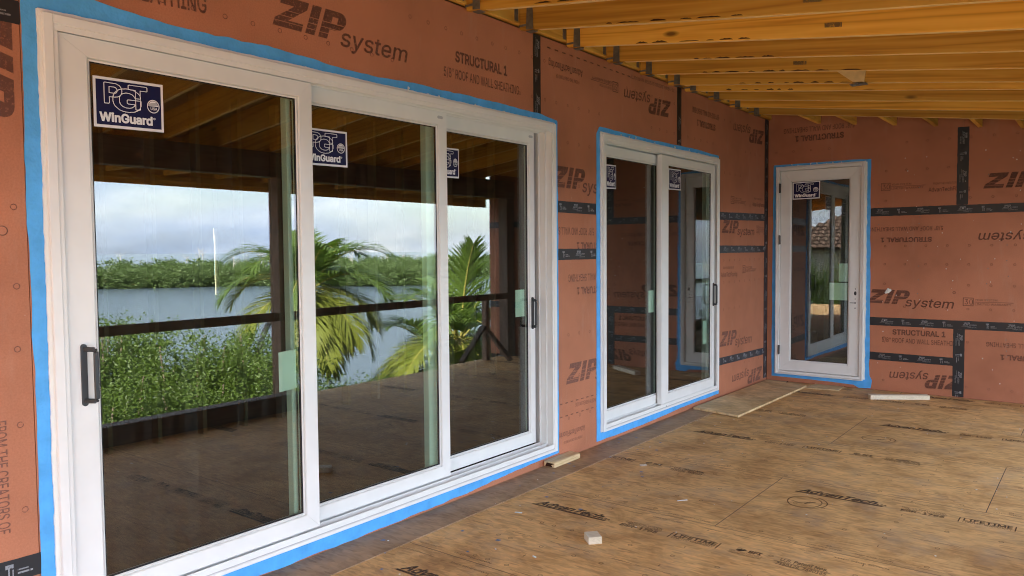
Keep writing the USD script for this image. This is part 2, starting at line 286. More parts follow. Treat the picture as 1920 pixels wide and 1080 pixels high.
def text_shape(text, bold=0, spacing=0):
    """The outline of a line of lettering, capitals 1 high, baseline on y = 0, from x = 0."""
    key = (text, bold, spacing)
    if key not in glyphs:
        font = ImageFont.truetype(FONT, 96)
        x0, y0, x1, y1 = font.getbbox(text, anchor='ls', stroke_width=bold)
        im = Image.new('L', (x1 - x0 + 8, y1 - y0 + 8))
        ImageDraw.Draw(im).text((4 - x0, 4 - y0), text, 255, font, anchor='ls', stroke_width=bold)
        on = np.pad(np.asarray(im) > 127, ((0, 0), (1, 1))).astype(np.int8)
        rows, starts = np.nonzero(np.diff(on, axis=1) == 1); ends = np.nonzero(np.diff(on, axis=1) == -1)[1]
        s = shapely.union_all(shapely.box(starts, -rows - 1, ends, -rows)).buffer(0.6).buffer(-0.6).simplify(0.75)
        s = affinity.translate(s, -4 + x0 - x0, 4 - y0)
        s = affinity.scale(s, 1 / 70.0, 1 / 70.0, origin=(0, 0))
        glyphs[key] = affinity.translate(s, -s.bounds[0], 0)
    return glyphs[key]
def put(shape, p0, p1, h, italic=0.0, plane_w=None):
    """Moves a text outline so that its baseline runs from p0 to p1 and capitals are h high."""
    W_ = shape.bounds[2]; p0, p1 = np.array(p0, float), np.array(p1, float)
    d = p1 - p0; L = np.linalg.norm(d); d /= L; n = np.array([-d[1], d[0]])
    a, b = d * L / W_, n * h + d * italic * h
    return affinity.affine_transform(shape, [a[0], b[0], a[1], b[1], p0[0], p0[1]])
def clip(shape, region): return shape.intersection(region)
def rough_line(pts, amp, step=0.02, seed=0, freq=9.0):
    """Points along a polyline displaced by noise, for hand-brushed edges."""
    ln = LineString(pts); out = []
    n = max(2, int(ln.length / step))
    for i in range(n + 1):
        p = ln.interpolate(i / n, normalized=True)
        q = np.array([[p.x * freq, p.y * freq, seed * 3.7]])
        a = (meshkit.fbm(q, 4, seed)[0] - 0.5) * 2 * amp; b = (meshkit.fbm(q + 31.3, 4, seed + 5)[0] - 0.5) * 2 * amp
        out.append((p.x + a, p.y + b))
    return out
def rough_poly(pts, amp, step=0.02, seed=0, freq=9.0):
    return Polygon(rough_line(list(pts) + [pts[0]], amp, step, seed, freq)[:-1]).buffer(0)

# ------------------------------------------------------------ marks printed on the boards
def zip_letters():
    Z = Polygon([(0, 0), (0.86, 0), (0.86, 0.25), (0.40, 0.25), (0.86, 0.75), (0.86, 1), (0.04, 1), (0.04, 0.75), (0.46, 0.75), (0, 0.25)])
    I = sbox(0.98, 0, 1.27, 1)
    P = unary_union([sbox(1.39, 0, 1.68, 1), sbox(1.39, 0.34, 1.86, 1), affinity.scale(Point(1.86, 0.67).buffer(0.33, quad_segs=5), 0.9, 1)]).difference(sbox(1.68, 0.57, 1.87, 0.79))
    s = unary_union([Z, I, P])
    return s.difference(unary_union([sbox(-1, y, 3, y + 0.022) for y in (0.17, 0.36, 0.55)]))
ZIP_SHAPE = zip_letters()
def zip_logo(p0, p1, h):
    """Heavy italic ZIP followed by a lighter lower-case word; p0..p1 is the whole baseline."""
    p0, p1 = np.array(p0, float), np.array(p1, float)
    a = put(ZIP_SHAPE, p0, p0 + (p1 - p0) * 0.47, h, 0.34)
    d = p1 - p0; n = np.array([-d[1], d[0]]) / np.linalg.norm(d)
    b = put(text_shape('system', 1), p0 + d * 0.46 - n * h * 0.10, p1 - n * h * 0.10, h * 0.60, 0.22)
    return unary_union([a, b])
def lines(items):
    return unary_union([put(text_shape(t, b), p0, p1, h, it) for t, p0, p1, h, b, it in items])
def rect(p0, p1, t):
    return LineString([p0, p1]).buffer(t / 2, cap_style='flat')
def box30(x, y, s, flip=1):
    """The small framed 30 with two lines of small print beside it; flip -1 turns it upside down."""
    o = np.array([x, y]); f = flip
    fr = sbox(0, 0, 0.09, 0.08).exterior.buffer(0.003)
    g = [fr, affinity.translate(affinity.scale(text_shape('30', 0), 0.046, 0.052, origin=(0, 0)), 0.013, 0.014),
         put(text_shape('YEAR SYSTEM', 0), (0.105, 0.052), (0.30, 0.052), 0.02), rect((0.10, 0.04), (0.44, 0.04), 0.004),
         put(text_shape('LIMITED WARRANTY', 0), (0.105, 0.008), (0.42, 0.008), 0.022)]
    u = affinity.scale(unary_union(g), s * f, s * f, origin=(0, 0))
    return affinity.translate(u, *o)
def creators(x, y, s, flip=1):
    g = [put(text_shape('FROM THE CREATORS OF', 0), (0.05, 0.085), (0.36, 0.085), 0.025), put(text_shape('AdvanTechFlooring', 1), (0, 0.0), (0.45, 0.0), 0.05)]
    return affinity.translate(affinity.scale(unary_union(g), s * flip, s * flip, origin=(0, 0)), x, y)
def structural(x0, x1, y, flip=1, gap=0.115, h=0.058):
    """STRUCTURAL 1 above the line that names the board; x0 is where the text starts, x1 where it ends."""
    m = (x0 + x1) / 2; L = (x1 - x0)
    a = put(text_shape('STRUCTURAL 1', 4), (m - 0.36 * L, y), (m + 0.33 * L, y), h)
    b = put(text_shape('5/8\u2033 ROOF AND WALL SHEATHING', 1), (x0, y - flip * gap), (x1, y - flip * gap), h * 0.92)
    return a, b

# ============================================================ FLOOR
FX0, FX1, FY0 = -0.0, 3.78, -4.3
floor = thing('floor', 'subfloor of brown printed wood panels across the porch', None, kind='structure')
seam_y = [-4.30, -1.95, -0.73, 0.53, 1.745, 2.968, 4.197, 5.372, 6.570, 7.775, 8.975, BACK_Y - 0.004]
GAP = 0.0022
def nail_marks(x0, x1, y0, y1):
    out = []
    for y in np.arange(y0 + 0.0, y1, 0.152):
        j = int(round((y - y0) / 0.152))
        xs = (0.165, 0.27, 0.595, 0.68, 0.765, 0.89, 1.10, 1.265, 1.515, 1.76, 1.927, 2.13, 2.34, 2.60, 2.86, 3.1, 3.4)
        for k, x in enumerate(xs):
            if not (x0 + 0.02 < x < x1 - 0.02 and y + 0.07 < y1 - 0.02): continue
            yy = y + 0.072
            if j % 2 == 0:
                if (k * 7 + j * 3) % 5 < 4:
                    out.append(Point(x, yy).buffer(0.0115, quad_segs=2).exterior.buffer(0.0014))
            elif k in (5, 8, 12, 15):
                out.append(rect((x, yy - 0.012), (x, yy + 0.012), 0.004))
    return unary_union(out) if out else None
def advantech(x, y, s=1.0):
    """The run of stamps along a floor panel: logo with bar and peaks, code, framed warranty, certificate and patent lines."""
    strong, faint = [], []
    strong.append(put(text_shape('AdvanTech', 4), (x + 0.012, y + 0.026), (x + 0.475, y + 0.026), 0.066, 0.30))
    strong.append(Polygon([(x - 0.01, y), (x + 0.52, y), (x + 0.53, y + 0.017), (x - 0.002, y + 0.017)]))
    for k in range(3):
        strong.append(Polygon([(x + 0.478 + 0.022 * k, y + 0.026), (x + 0.497 + 0.022 * k, y + 0.026), (x + 0.4925 + 0.022 * k, y + 0.05 + 0.006 * (k % 2))]))
    faint.append(put(text_shape('ICC-ES EVALUATION', 1), (x + 0.62, y + 0.070), (x + 0.86, y + 0.070), 0.020))
    faint.append(put(text_shape('REPORT STANDARD', 1), (x + 0.65, y + 0.042), (x + 0.87, y + 0.042), 0.020))
    faint.append(put(text_shape('ESR-1785', 5), (x + 0.625, y), (x + 0.86, y), 0.036))
    fr = [rect((x + 0.935, y - 0.012), (x + 0.935, y + 0.075), 0.006), rect((x + 1.215, y - 0.012), (x + 1.215, y + 0.075), 0.006), rect((x + 0.935, y + 0.075), (x + 1.18, y + 0.075), 0.003)]
    strong += fr + [put(text_shape('LIFETIME', 3), (x + 0.955, y + 0.024), (x + 1.20, y + 0.024), 0.044)]
    faint.append(put(text_shape('LIMITED WARRANTY', 2), (x + 0.955, y - 0.006), (x + 1.20, y - 0.006), 0.022))
    strong += [put(text_shape('SFI', 5), (x + 1.375, y + 0.035), (x + 1.445, y + 0.035), 0.034), affinity.rotate(sbox(x + 1.315, y + 0.03, x + 1.345, y + 0.06), 45), affinity.rotate(sbox(x + 1.338, y + 0.045, x + 1.36, y + 0.067), 45)]
    faint += [put(text_shape('CERTIFIED SOURCING', 1), (x + 1.285, y + 0.008), (x + 1.46, y + 0.008), 0.018), put(text_shape('WWW.SFIPROGRAM.ORG', 1), (x + 1.29, y - 0.016), (x + 1.46, y - 0.016), 0.016)]
    strong += [put(text_shape('U.S. Patent Nos.', 2), (x + 1.545, y + 0.034), (x + 1.78, y + 0.034), 0.036), rect((x + 1.52, y + 0.018), (x + 1.80, y + 0.018), 0.005), put(text_shape('7150128, 7690165', 2), (x + 1.54, y - 0.024), (x + 1.785, y - 0.024), 0.034)]
    return strong, faint
rows_first = {}
for i in range(len(seam_y) - 1):
    y0, y1 = seam_y[i], seam_y[i + 1]
    joints = [0.27, 1.515, 3.78] if i % 2 == 0 else [0.27, 0.30 if False else 2.735, 3.78]
    if i % 2 == 0: logos = (1.69 - 2.44, 1.69)
    else: logos = (0.437, 0.437 + 2.44)
    if i == 4: logos, joints = (0.474, 2.9), [0.27, 2.735, 3.78]
    for a, b in zip(joints[:-1], joints[1:]):
        region = sbox(a + GAP, y0 + GAP, b - GAP, y1 - GAP)
        pan = obj('floor_panel', cbox(a + GAP, b - GAP, y0 + GAP, y1 - GAP, -0.018, 0.0, 0.0004), 'floor_board', floor)
        if y1 < 1.5: continue
        strong, faint = [], []
        for lx in logos:
            s_, f_ = advantech(lx, y0 + 0.918 if y1 < BACK_Y - 0.1 else y0 + 0.2)
            strong += s_; faint += f_
        yl = (y0 + y1) / 2
        # joist-line print: fine lines with spaced small lettering across the panel
        for k, (yy, x_a) in enumerate(((y0 + 0.033, a + 0.03), (y0 + 0.46, a + 0.05), (y1 - 0.075, a + 0.02))):
            x = x_a
            while x < b - 0.05:
                L = 0.10 + 0.17 * ((math.sin(x * 13.1 + i * 5 + k * 2) + 1) / 2)
                if k != 1 and math.sin(x * 7 + i) > 0.1:
                    faint.append(put(text_shape('THIS SIDE DOWN', 1), (x, yy), (min(x + L, b - 0.03), yy), 0.014))
                else:
                    faint.append(rect((x, yy + 0.005), (min(x + L, b - 0.03), yy + 0.005), 0.0035))
                x += L + 0.05 + 0.09 * ((math.sin(x * 23.7) + 1) / 2)
        st = clip(unary_union(strong), region); ft = clip(unary_union(faint), region)
        nm = nail_marks(a, b, y0, y1)
        for nme, shp, mm in (('printed_stamp', st, 'floor_ink'), ('printed_line', ft, 'floor_ink_faint'), ('nail_mark', nm, 'floor_ink')):
            if shp is not None and not shp.is_empty:
                msh = sheet(shp, 0.0014 if nme == 'printed_stamp' else 0.0011, 'floor')
                if msh is not None: obj(nme, msh, mm, pan, kind='stuff' if nme == 'nail_mark' else None)
sg = [rect((0.26, y), (FX1, y), 0.0046) for y in seam_y[1:-1]]
for i in range(len(seam_y) - 1): sg.append(rect((1.515 if i % 2 == 0 else 2.735, seam_y[i]), (1.515 if i % 2 == 0 else 2.735, seam_y[i + 1]), 0.0046))
obj('seam_dirt', sheet(unary_union(sg), -0.0004, 'floor'), 'gasket', floor)
edge = [(0.0, FY0), (0.268, FY0)] + [(0.268 - 0.004 * (y > 5) * (y - 5) + 0.004 * math.sin(y * 3.1), y) for y in np.linspace(FY0, BACK_Y - 0.006, 24)] + [(0.0, BACK_Y - 0.006)]
for k, (y0, y1) in enumerate(((FY0, 0.9), (0.904, 3.56), (3.565, 6.0), (6.004, BACK_Y))):
    obj('floor_strip', ext(Polygon(edge).buffer(0).intersection(sbox(0, y0, 1, y1)), -0.017, 0.0035, 'floor'), 'floor_strip', floor, label='weathered grey-brown floor strip along the door wall')
obj('floor_base', cbox(0.0, 3.80, FY0, BACK_Y - 0.01, -0.26, -0.021, 0.004), 'brown_rail', floor)
# hand-drawn rings around two stamps
ring = [Point(0, 0).buffer(1).exterior]
def scribble(cx, cy, rx, ry, w=0.0055):
    t = np.linspace(0.3, 2 * np.pi + 0.1, 50); e = LineString([(cx + rx * math.cos(a) * (1 + 0.03 * math.sin(3 * a)), cy + ry * math.sin(a)) for a in t])
    t = np.linspace(-1.3, 1.2, 16); arc = LineString([(cx + rx * 1.32 * math.cos(a) * 1.0, cy + 0.012 + ry * 1.1 * math.sin(a)) for a in t])
    m = LineString([(cx - rx * 0.75, cy - ry * 0.1), (cx - rx * .3, cy - ry * 0.25), (cx + rx * 0.1, cy - ry * .02), (cx + rx * .6, cy + ry * .25), (cx + rx * .1, cy - ry * .3), (cx + rx * .3, cy + ry * .2)])
    return unary_union([e.buffer(w / 2), arc.buffer(w / 2), m.buffer(w * 0.45)])
obj('pencil_ring', sheet(unary_union([scribble(1.80, 4.93, 0.10, 0.115), scribble(1.78, 6.93, 0.11, 0.10)]), 0.0018, 'floor'), 'floor_ink', floor)

# ============================================================ DOOR WALL (plane x = 0, u = y, v = z)
D1 = sbox(1.29, 0.09, 4.775, 2.532); D2 = sbox(5.45, 0.10, 7.83, 2.545); D3 = sbox(0.113, 0.105, 1.105, 2.568)
wall = thing('sheathed_wall', 'long wall of orange printed sheathing holding both white sliding doors', 'wall')
def soffit(x): return 3.12 - 0.128 * x
cells = [(-4.3, 0.0, 1.22, 0.41), (-4.3, 0.41, 1.22, 2.51), (-4.3, 2.51, 1.22, 3.15), (1.22, 0.0, 4.57, 0.2), (1.22, 0.2, 4.57, 3.15), (4.57, 1.93, 6.905, 3.15), (4.57, 1.57, 6.905, 1.93),
         (4.57, 0.0, 6.905, 1.57), (6.905, 1.96, BACK_Y, 3.15), (6.905, 1.60, BACK_Y, 1.96), (6.905, 0.385, BACK_Y, 1.60), (6.905, 0.0, BACK_Y, 0.385)]
left_ink = [
    lines([('SHEATHING', (1.60, 2.672), (1.995, 2.692), 0.075, 2, 0)]), zip_logo((2.345, 2.722), (3.262, 2.722), 0.155),
    *structural(3.585, 4.355, 2.795, 1, 0.108, 0.062),
    creators(5.185, 3.0, 1.03, -1), box30(5.735, 2.995, 0.98, -1), zip_logo((6.72, 2.985), (5.845, 2.95), 0.15),
    unary_union([rect((y, 3.085), (y + 0.045, 3.085), 0.009) for y in np.arange(4.70, 5.9, 0.10)]), lines([('30-YEAR LIMITED SYSTEM WARRANTY', (6.80, 3.115), (5.95, 3.105), 0.03, 0, 0)]),
    *structural(7.86, 7.20, 2.895, -1, 0.115, 0.058), zip_logo((9.20, 3.0), (8.27, 2.96), 0.16),
    zip_logo((4.75, 2.075), (5.66, 2.075), 0.16), lines([('5/8\u2033 ROOF AND WALL SHEATHING', (5.345, 1.775), (4.60, 1.775), 0.055, 1, 0), ('STRUCTURAL 1', (5.60, 1.66), (5.09, 1.66), 0.055, 4, 0),
           ('5/8\u2033 ROOF AND WALL SHEATHING', (5.72, 1.413), (4.97, 1.413), 0.055, 1, 0), ('STRUCTURAL 1', (5.60, 1.308), (5.09, 1.308), 0.052, 4, 0)]),
    zip_logo((4.93, 0.568), (5.85, 0.568), 0.155), unary_union([rect((y, v), (y + 0.035, v), 0.008) for v in (0.425, 0.325) for y in np.arange(4.845, 5.38, 0.075)]),
    lines([('30 FASTENER ALIGNMENT', (5.06, 0.375), (5.45, 0.365), 0.03, 0, 0)]), creators(5.20, 0.205, 0.85, -1),
    box30(8.20, 2.10, 1.0), creators(8.85, 2.10, 0.9), zip_logo((7.95, 1.775), (8.90, 1.775), 0.14), box30(8.98, 1.79, 1.0),
    creators(7.94, 1.30, 1.0), box30(8.55, 1.33, 1.0), zip_logo((7.91, 0.55), (8.84, 0.525), 0.16), zip_logo((9.20, 0.19), (8.27, 0.175), 0.155)]
# the run of text down the board left of the first door
vert = affinity.rotate(put(text_shape('FROM THE CREATORS OF', 1), (0, 0), (0.43, 0), 0.040), -90, origin=(0, 0))
left_ink += [affinity.translate(vert, 1.083, 0.975), affinity.translate(affinity.rotate(zip_logo((0, 0), (0.95, 0), 0.165), -90, origin=(0, 0)), 1.028, 2.60), Point(1.135, 1.69).buffer(0.017).exterior.buffer(0.002)]
ink_all = unary_union([s.buffer(0) for s in left_ink])
nails = unary_union([Point(u + 0.004 * math.sin(37 * u * v), v).buffer(0.011, quad_segs=2).exterior.buffer(0.0016) for v in (0.30, 0.62, 0.95, 1.24, 1.48, 1.78, 2.10, 2.42, 2.70, 2.98) for u in np.arange(-0.5, 9.3, 0.152)
                     if (int(u * 100) * 13 + int(v * 100) * 7) % 3])
for a, b, c, d in cells:
    cell = sbox(a + 0.0015, b + 0.0015, c - 0.0015, d - 0.0015).difference(unary_union([D1, D2]))
    if cell.is_empty: continue
    pan = obj('sheathing_panel', ext(cell, -0.016, 0.0, 'left'), 'sheathing', wall)
    it = clip(ink_all, cell)
    m = sheet(it, 0.0011, 'left')
    if m is not None: obj('printed_lettering', m, 'wall_ink', pan)
    m = sheet(clip(nails, cell), 0.0010, 'left')
    if m is not None: obj('nail_mark', m, 'wall_ink_faint', pan, kind='stuff')

def tape_print(x0, x1, y, h=0.09, step=0.40, ph=0.0):
    """White marks repeated along a seam tape that runs from x0 to x1 at height y."""
    g = []; x = x0 + ph
    while x < x1:
        g.append(zip_logo((x, y - h * 0.02), (x + 0.125, y - h * 0.02), h * 0.34)); g.append(rect((x - 0.01, y - h * 0.12), (x + 0.07, y - h * 0.12), 0.003))
        g.append(put(text_shape('FLASHING TAPE', 1), (x + 0.045, y - h * 0.29), (x + 0.125, y - h * 0.29), h * 0.11))
        q = x + 0.21
        g += [sbox(q, y + h * 0.12, q + 0.028, y + h * 0.30), rect((q + 0.012, y - h * .28), (q + 0.012, y + h * .12), 0.006), rect((q + 0.026, y - h * .28), (q + 0.026, y + h * .05), 0.005),
              rect((q + 0.042, y - h * 0.17), (q + 0.095, y - h * 0.17), 0.007), rect((q + 0.042, y - h * 0.02), (q + 0.080, y - h * 0.02), 0.005)]
        x += step
    return unary_union(g).intersection(sbox(x0, y - h, x1, y + h))
def tape(parent, plane, p0, p1, width=0.09, seed=0, w=0.0014, ph=0.05, ragged=0.0015, step=0.40):
    p0, p1 = np.array(p0, float), np.array(p1, float); L = np.linalg.norm(p1 - p0); ang = math.atan2(*(p1 - p0)[::-1])
    body = rough_poly([(0, -width / 2), (L, -width / 2), (L, width / 2), (0, width / 2)], ragged, 0.012, seed, 40.0)
    T = lambda s: affinity.translate(affinity.rotate(s, ang, origin=(0, 0), use_radians=True), *p0)
    t = obj('seam_tape', ext(T(body), 0.0003, w, plane), 'tape', parent)
    obj('printed_lettering', sheet(T(tape_print(0.0, L, 0.0, width, step, ph)), w + 0.0008, plane), 'tape_print', t)
    return t
tape(wall, 'left', (4.572, 3.147), (4.572, 2.585), 0.092, 1, ph=0.03)
tape(wall, 'left', (6.905, 3.147), (6.905, 2.60), 0.095, 2, ph=0.28)
tape(wall, 'left', (4.83, 1.930), (5.378, 1.930), 0.088, 3, w=0.0016, ph=-0.19)
tape(wall, 'left', (4.83, 1.570), (5.378, 1.570), 0.085, 4, w=0.0016, ph=-0.15)
tape(wall, 'left', (7.883, 1.955), (9.27, 1.978), 0.084, 5, w=0.0016, ragged=0.004)
tape(wall, 'left', (7.883, 1.600), (9.27, 1.598), 0.080, 6, w=0.0016, ragged=0.005, ph=0.12)
tape(wall, 'left', (7.883, 0.392), (9.27, 0.362), 0.082, 7, w=0.0016, ph=-0.1)
tape(wall, 'left', (9.300, 3.147), (9.300, 0.03), 0.11, 8, w=0.0022, ragged=0.003)
tape(wall, 'left', (0.2, 2.512), (1.222, 2.512), 0.088, 9, ph=0.72 - 0.035)
tape(wall, 'left', (0.2, 0.408), (1.228, 0.395), 0.085, 10, ph=0.69)

def brushed_band(door, outer, seed, amp=0.012, extra=None):
    o = rough_poly(outer, amp, 0.018, seed, 7.0)
    if extra is not None: o = unary_union([o, extra])
    return o.difference(door.buffer(-0.006))
b1 = brushed_band(D1, [(1.225, 0.02), (2.0, 0.012), (2.71, 0.006), (3.2, 0.014), (3.75, 0.02), (4.3, 0.05), (4.828, 0.058), (4.832, 1.4), (4.827, 2.57), (4.6, 2.592), (3.6, 2.60), (2.9, 2.585), (2.31, 2.606), (1.7, 2.60), (1.228, 2.66), (1.225, 2.4), (1.219, 1.8), (1.227, 1.0)], 11)
b2 = brushed_band(D2, [(5.376, 0.03), (6.2, 0.03), (6.9, 0.05), (7.3, 0.055), (7.885, 0.05), (7.882, 1.4), (7.858, 2.585), (7.2, 2.60), (6.4, 2.588), (5.43, 2.60), (5.385, 2.54), (5.381, 1.4)], 12, 0.008)
obj('flashing_band', ext(b1, 0.0005, 0.0026, 'left'), 'flashing', wall, label='blue brushed flashing band around the three-panel door')
obj('flashing_band', ext(b2, 0.0005, 0.0029, 'left'), 'flashing', wall, label='blue brushed flashing band around the two-panel door')
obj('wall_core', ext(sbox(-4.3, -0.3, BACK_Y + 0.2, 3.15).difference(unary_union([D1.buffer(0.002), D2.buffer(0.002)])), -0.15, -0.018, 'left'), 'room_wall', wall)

# ============================================================ END WALL (plane y = BACK_Y, u = x, v = z)
XE = 4.10
end = thing('end_wall', 'end wall of orange sheathing behind the single hinged glass door', 'wall')
top = lambda a, c, b: Polygon([(a, b), (c, b), (c, soffit(c) + 0.16), (a, soffit(a) + 0.16)])
bcells = [(0.002, 1.9975, 2.06, None), (2.06, 1.9975, XE, None), (0.002, 0.7775, XE, 1.9975), (0.002, 0.38, 2.055, 0.7775), (0.002, 0.0, 2.055, 0.38), (2.055, 0.0, XE, 0.7775)]
back_ink = [*structural(0.98, 0.185, 2.925, -1, 0.10, 0.062), zip_logo((2.245, 2.205), (3.16, 2.205), 0.155), box30(1.27, 2.235, 1.0), creators(1.74, 2.20, 0.86),
            *structural(1.885, 1.145, 1.712, -1, 0.118, 0.048), zip_logo((3.05, 1.73), (2.22, 1.73), 0.155), zip_logo((1.13, 0.985), (1.99, 0.965), 0.155), box30(2.085, 0.985, 1.02),
            *structural(1.30, 2.055, 0.640, 1, 0.09, 0.055), *structural(3.05, 2.30, 0.488, -1, 0.125, 0.05), zip_logo((2.10, 0.235), (1.39, 0.205), 0.15), Point(2.0, 1.12).buffer(0.012).exterior.buffer(0.002)]
bink = unary_union([s.buffer(0) for s in back_ink])
bnails = unary_union([Point(u, v + 0.004 * math.sin(u * 31)).buffer(0.011, quad_segs=2).exterior.buffer(0.0016) for v in (0.12, 0.60, 0.95, 1.20, 1.42, 1.62, 2.12, 2.45, 2.75) for u in np.arange(0.1, 4.0, 0.203) if (int(u * 100) * 11 + int(v * 100)) % 4])
for a, b, c, d in bcells:
    cell = (top(a, c, b) if d is None else sbox(a, b, c, d)).buffer(-0.0015, join_style='mitre').difference(D3)
    pan = obj('sheathing_panel', ext(cell, -0.016, 0.0, 'back'), 'sheathing', end)
    m = sheet(clip(bink, cell), 0.0011, 'back')
    if m is not None: obj('printed_lettering', m, 'wall_ink', pan)
    m = sheet(clip(bnails, cell), 0.0010, 'back')
    if m is not None: obj('nail_mark', m, 'wall_ink_faint', pan, kind='stuff')
tape(end, 'back', (1.165, 2.0), (XE, 2.0), 0.092, 21, ragged=0.003, ph=0.06)
tape(end, 'back', (1.165, 0.778), (XE, 0.778), 0.092, 22, ragged=0.003, ph=0.12)
tape(end, 'back', (1.165, 0.386), (2.0, 0.380), 0.088, 23, ragged=0.003, ph=0.1)
tape(end, 'back', (2.058, 2.86), (2.058, 2.046), 0.108, 24, ragged=0.003)
tape(end, 'back', (2.052, 0.732), (2.052, 0.01), 0.108, 25, ragged=0.003)
b3 = brushed_band(D3, [(0.062, 0.055), (0.6, 0.05), (1.0, 0.035), (1.06, 0.005), (1.19, 0.012), (1.20, 0.10), (1.172, 0.16), (1.168, 1.4), (1.158, 2.60), (0.6, 2.603), (0.07, 2.603), (0.062, 1.2)], 13, 0.008)
obj('flashing_band', ext(b3, 0.0005, 0.0027, 'back'), 'flashing', end)
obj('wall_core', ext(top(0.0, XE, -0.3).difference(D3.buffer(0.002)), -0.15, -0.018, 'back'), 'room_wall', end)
blob = trimesh.util.concatenate([trimesh.creation.icosphere(2, r) .apply_translation(p) for r, p in ((0.022, (0, 0, 0)), (0.016, (0.022, -0.004, 0.012)), (0.013, (-0.018, -0.006, -0.014)), (0.012, (0.004, -0.012, 0.024)))])
blob.vertices *= [1.0, 0.5, 1.0]; blob.apply_translation([1.353, BACK_Y - 0.006, 1.118])
obj('foam_blob', blob, 'caulk', end, smooth=True, label='white blob of dried foam stuck on the sheathing')
fl = [trimesh.creation.icosphere(1, r).apply_translation([x, BACK_Y - 0.001, z]) for r, x, z in zip(rng.uniform(0.0025, 0.006, 60), rng.uniform(1.25, 3.2, 60), rng.uniform(0.15, 2.7, 60))]
obj('paint_fleck', fl, 'caulk', end, kind='stuff')
nh = []
for u, zs in ((2.475, (0.47, 0.53, 0.585, 0.645, 1.30, 1.46, 1.62)), (1.66, (1.10, 1.25, 1.40, 1.86, 1.93, 2.25)), (2.30, (1.05, 1.22, 1.38, 2.35, 2.5)), (1.24, (1.86, 2.1, 2.3))):
    for z in zs:
        c = trimesh.creation.cylinder(0.0055, 0.002, sections=9); c.apply_transform(trimesh.transformations.rotation_matrix(np.pi / 2, [1, 0, 0])); c.apply_translation([u + rng.uniform(-0.01, 0.01), BACK_Y - 0.001, z]); nh.append(c)
obj('nail_head', nh, 'galvanised', end, kind='stuff')

# ============================================================ DOORS
def ring_frame(outer, inner, w0, w1, plane, chamfer=0.004):
    """A rectangular frame with mitred corners, its outside and inside front edges chamfered."""
    (a0, b0, a1, b1), (c0, d0, c1, d1) = outer, inner
    out = []
    O = [(a0, b0), (a1, b0), (a1, b1), (a0, b1)]; I = [(c0, d0), (c1, d0), (c1, d1), (c0, d1)]
    def off(R, s):
        return [(R[0][0] + s, R[0][1] + s), (R[1][0] - s, R[1][1] + s), (R[2][0] - s, R[2][1] - s), (R[3][0] + s, R[3][1] - s)]
    for k in range(4):
        j = (k + 1) % 4
        rings = [(O, w0), (O, w1 - chamfer), (off(O, chamfer), w1), (off(I, -chamfer), w1), (I, w1 - chamfer), (I, w0)]
        v = np.array([[*r[q], w] for r, w in rings for q in (k, j)])
        ax = 0 if k % 2 == 0 else 1; mid = (O[k][ax] + O[j][ax]) / 2; v[:, ax] -= np.sign(v[:, ax] - mid) * 0.0005
        f = []
        for i in range(6):
            n = (i + 1) % 6
            f += [[2 * i, 2 * i + 1, 2 * n + 1], [2 * i, 2 * n + 1, 2 * n]]
        f += [[0, 2 * i, 2 * i + 2] for i in range(1, 5)] + [[1, 2 * i + 3, 2 * i + 1] for i in range(1, 5)]
        m = trimesh.Trimesh(v, np.array(f), process=False); out.append(m)
    m = trimesh.util.concatenate(out); m.apply_transform(PM[plane])
    return m
def boxuv(u0, u1, v0, v1, w0, w1, plane, c=0.002):
    m = cbox(u0, u1, v0, v1, w0, w1, c); m.apply_transform(PM[plane]); return m
def caulk_bead(rectangle, plane, seed, w, sides='ltr', width=0.016):
    a0, b0, a1, b1 = rectangle; parts = []
    segs = {'l': [(a0, b0), (a0, b1 + 0.01)], 't': [(a0 - 0.01, b1), (a1 + 0.005, b1)], 'r': [(a1, b0), (a1, b1)]}
    for i, s in enumerate(sides):
        inner = segs[s]; wd = width * (1.0 if s != 'r' else 0.45)
        pts = rough_line(inner, 0.55 * wd, 0.008, seed + i, 26.0)
        n = {'l': (-1, 0), 't': (0, 1), 'r': (1, 0)}[s]
        outp = [(p[0] * (n[0] != 0) + (inner[0][0] if False else 0), 0) for p in pts]
        outp = []
        for t_, p in zip(np.linspace(0, 1, len(pts)), pts):
            bx, by = inner[0][0] + (inner[1][0] - inner[0][0]) * t_, inner[0][1] + (inner[1][1] - inner[0][1]) * t_
            k = wd * (0.55 + 0.6 * meshkit.fbm(np.array([[t_ * 22.0, seed + i * 9.1, 0.3]]), 4, seed)[0])
            outp.append((bx + n[0] * k + (p[0] - bx) * abs(n[0]) * .4, by + n[1] * k + (p[1] - by) * abs(n[1]) * .4))
        back = [(inner[0][0] - n[0] * 0.004, inner[0][1] - n[1] * 0.004), (inner[1][0] - n[0] * 0.004, inner[1][1] - n[1] * 0.004)]
        parts.append(Polygon(outp + back[::-1]).buffer(0))
    # a few stray smears beside the bead
    for k in range(7):
        t_ = rng.uniform(0.05, 0.95)
        if 't' in sides: parts.append(affinity.rotate(sbox(0, 0, 0.008, rng.uniform(0.01, 0.045)), rng.uniform(-25, 25)).buffer(0.002).intersection(sbox(-1, -1, 1, 1)) if False else affinity.translate(affinity.rotate(rough_poly([(0, 0), (0.006, 0.002), (0.008, 0.012), (0.002, 0.016)], 0.004, 0.002, seed + k, 160.0), rng.uniform(0, 360)), a0 + (a1 - a0) * t_, b1 + rng.uniform(0.004, 0.022)))
    return ext(unary_union(parts), 0.0028, w, plane)
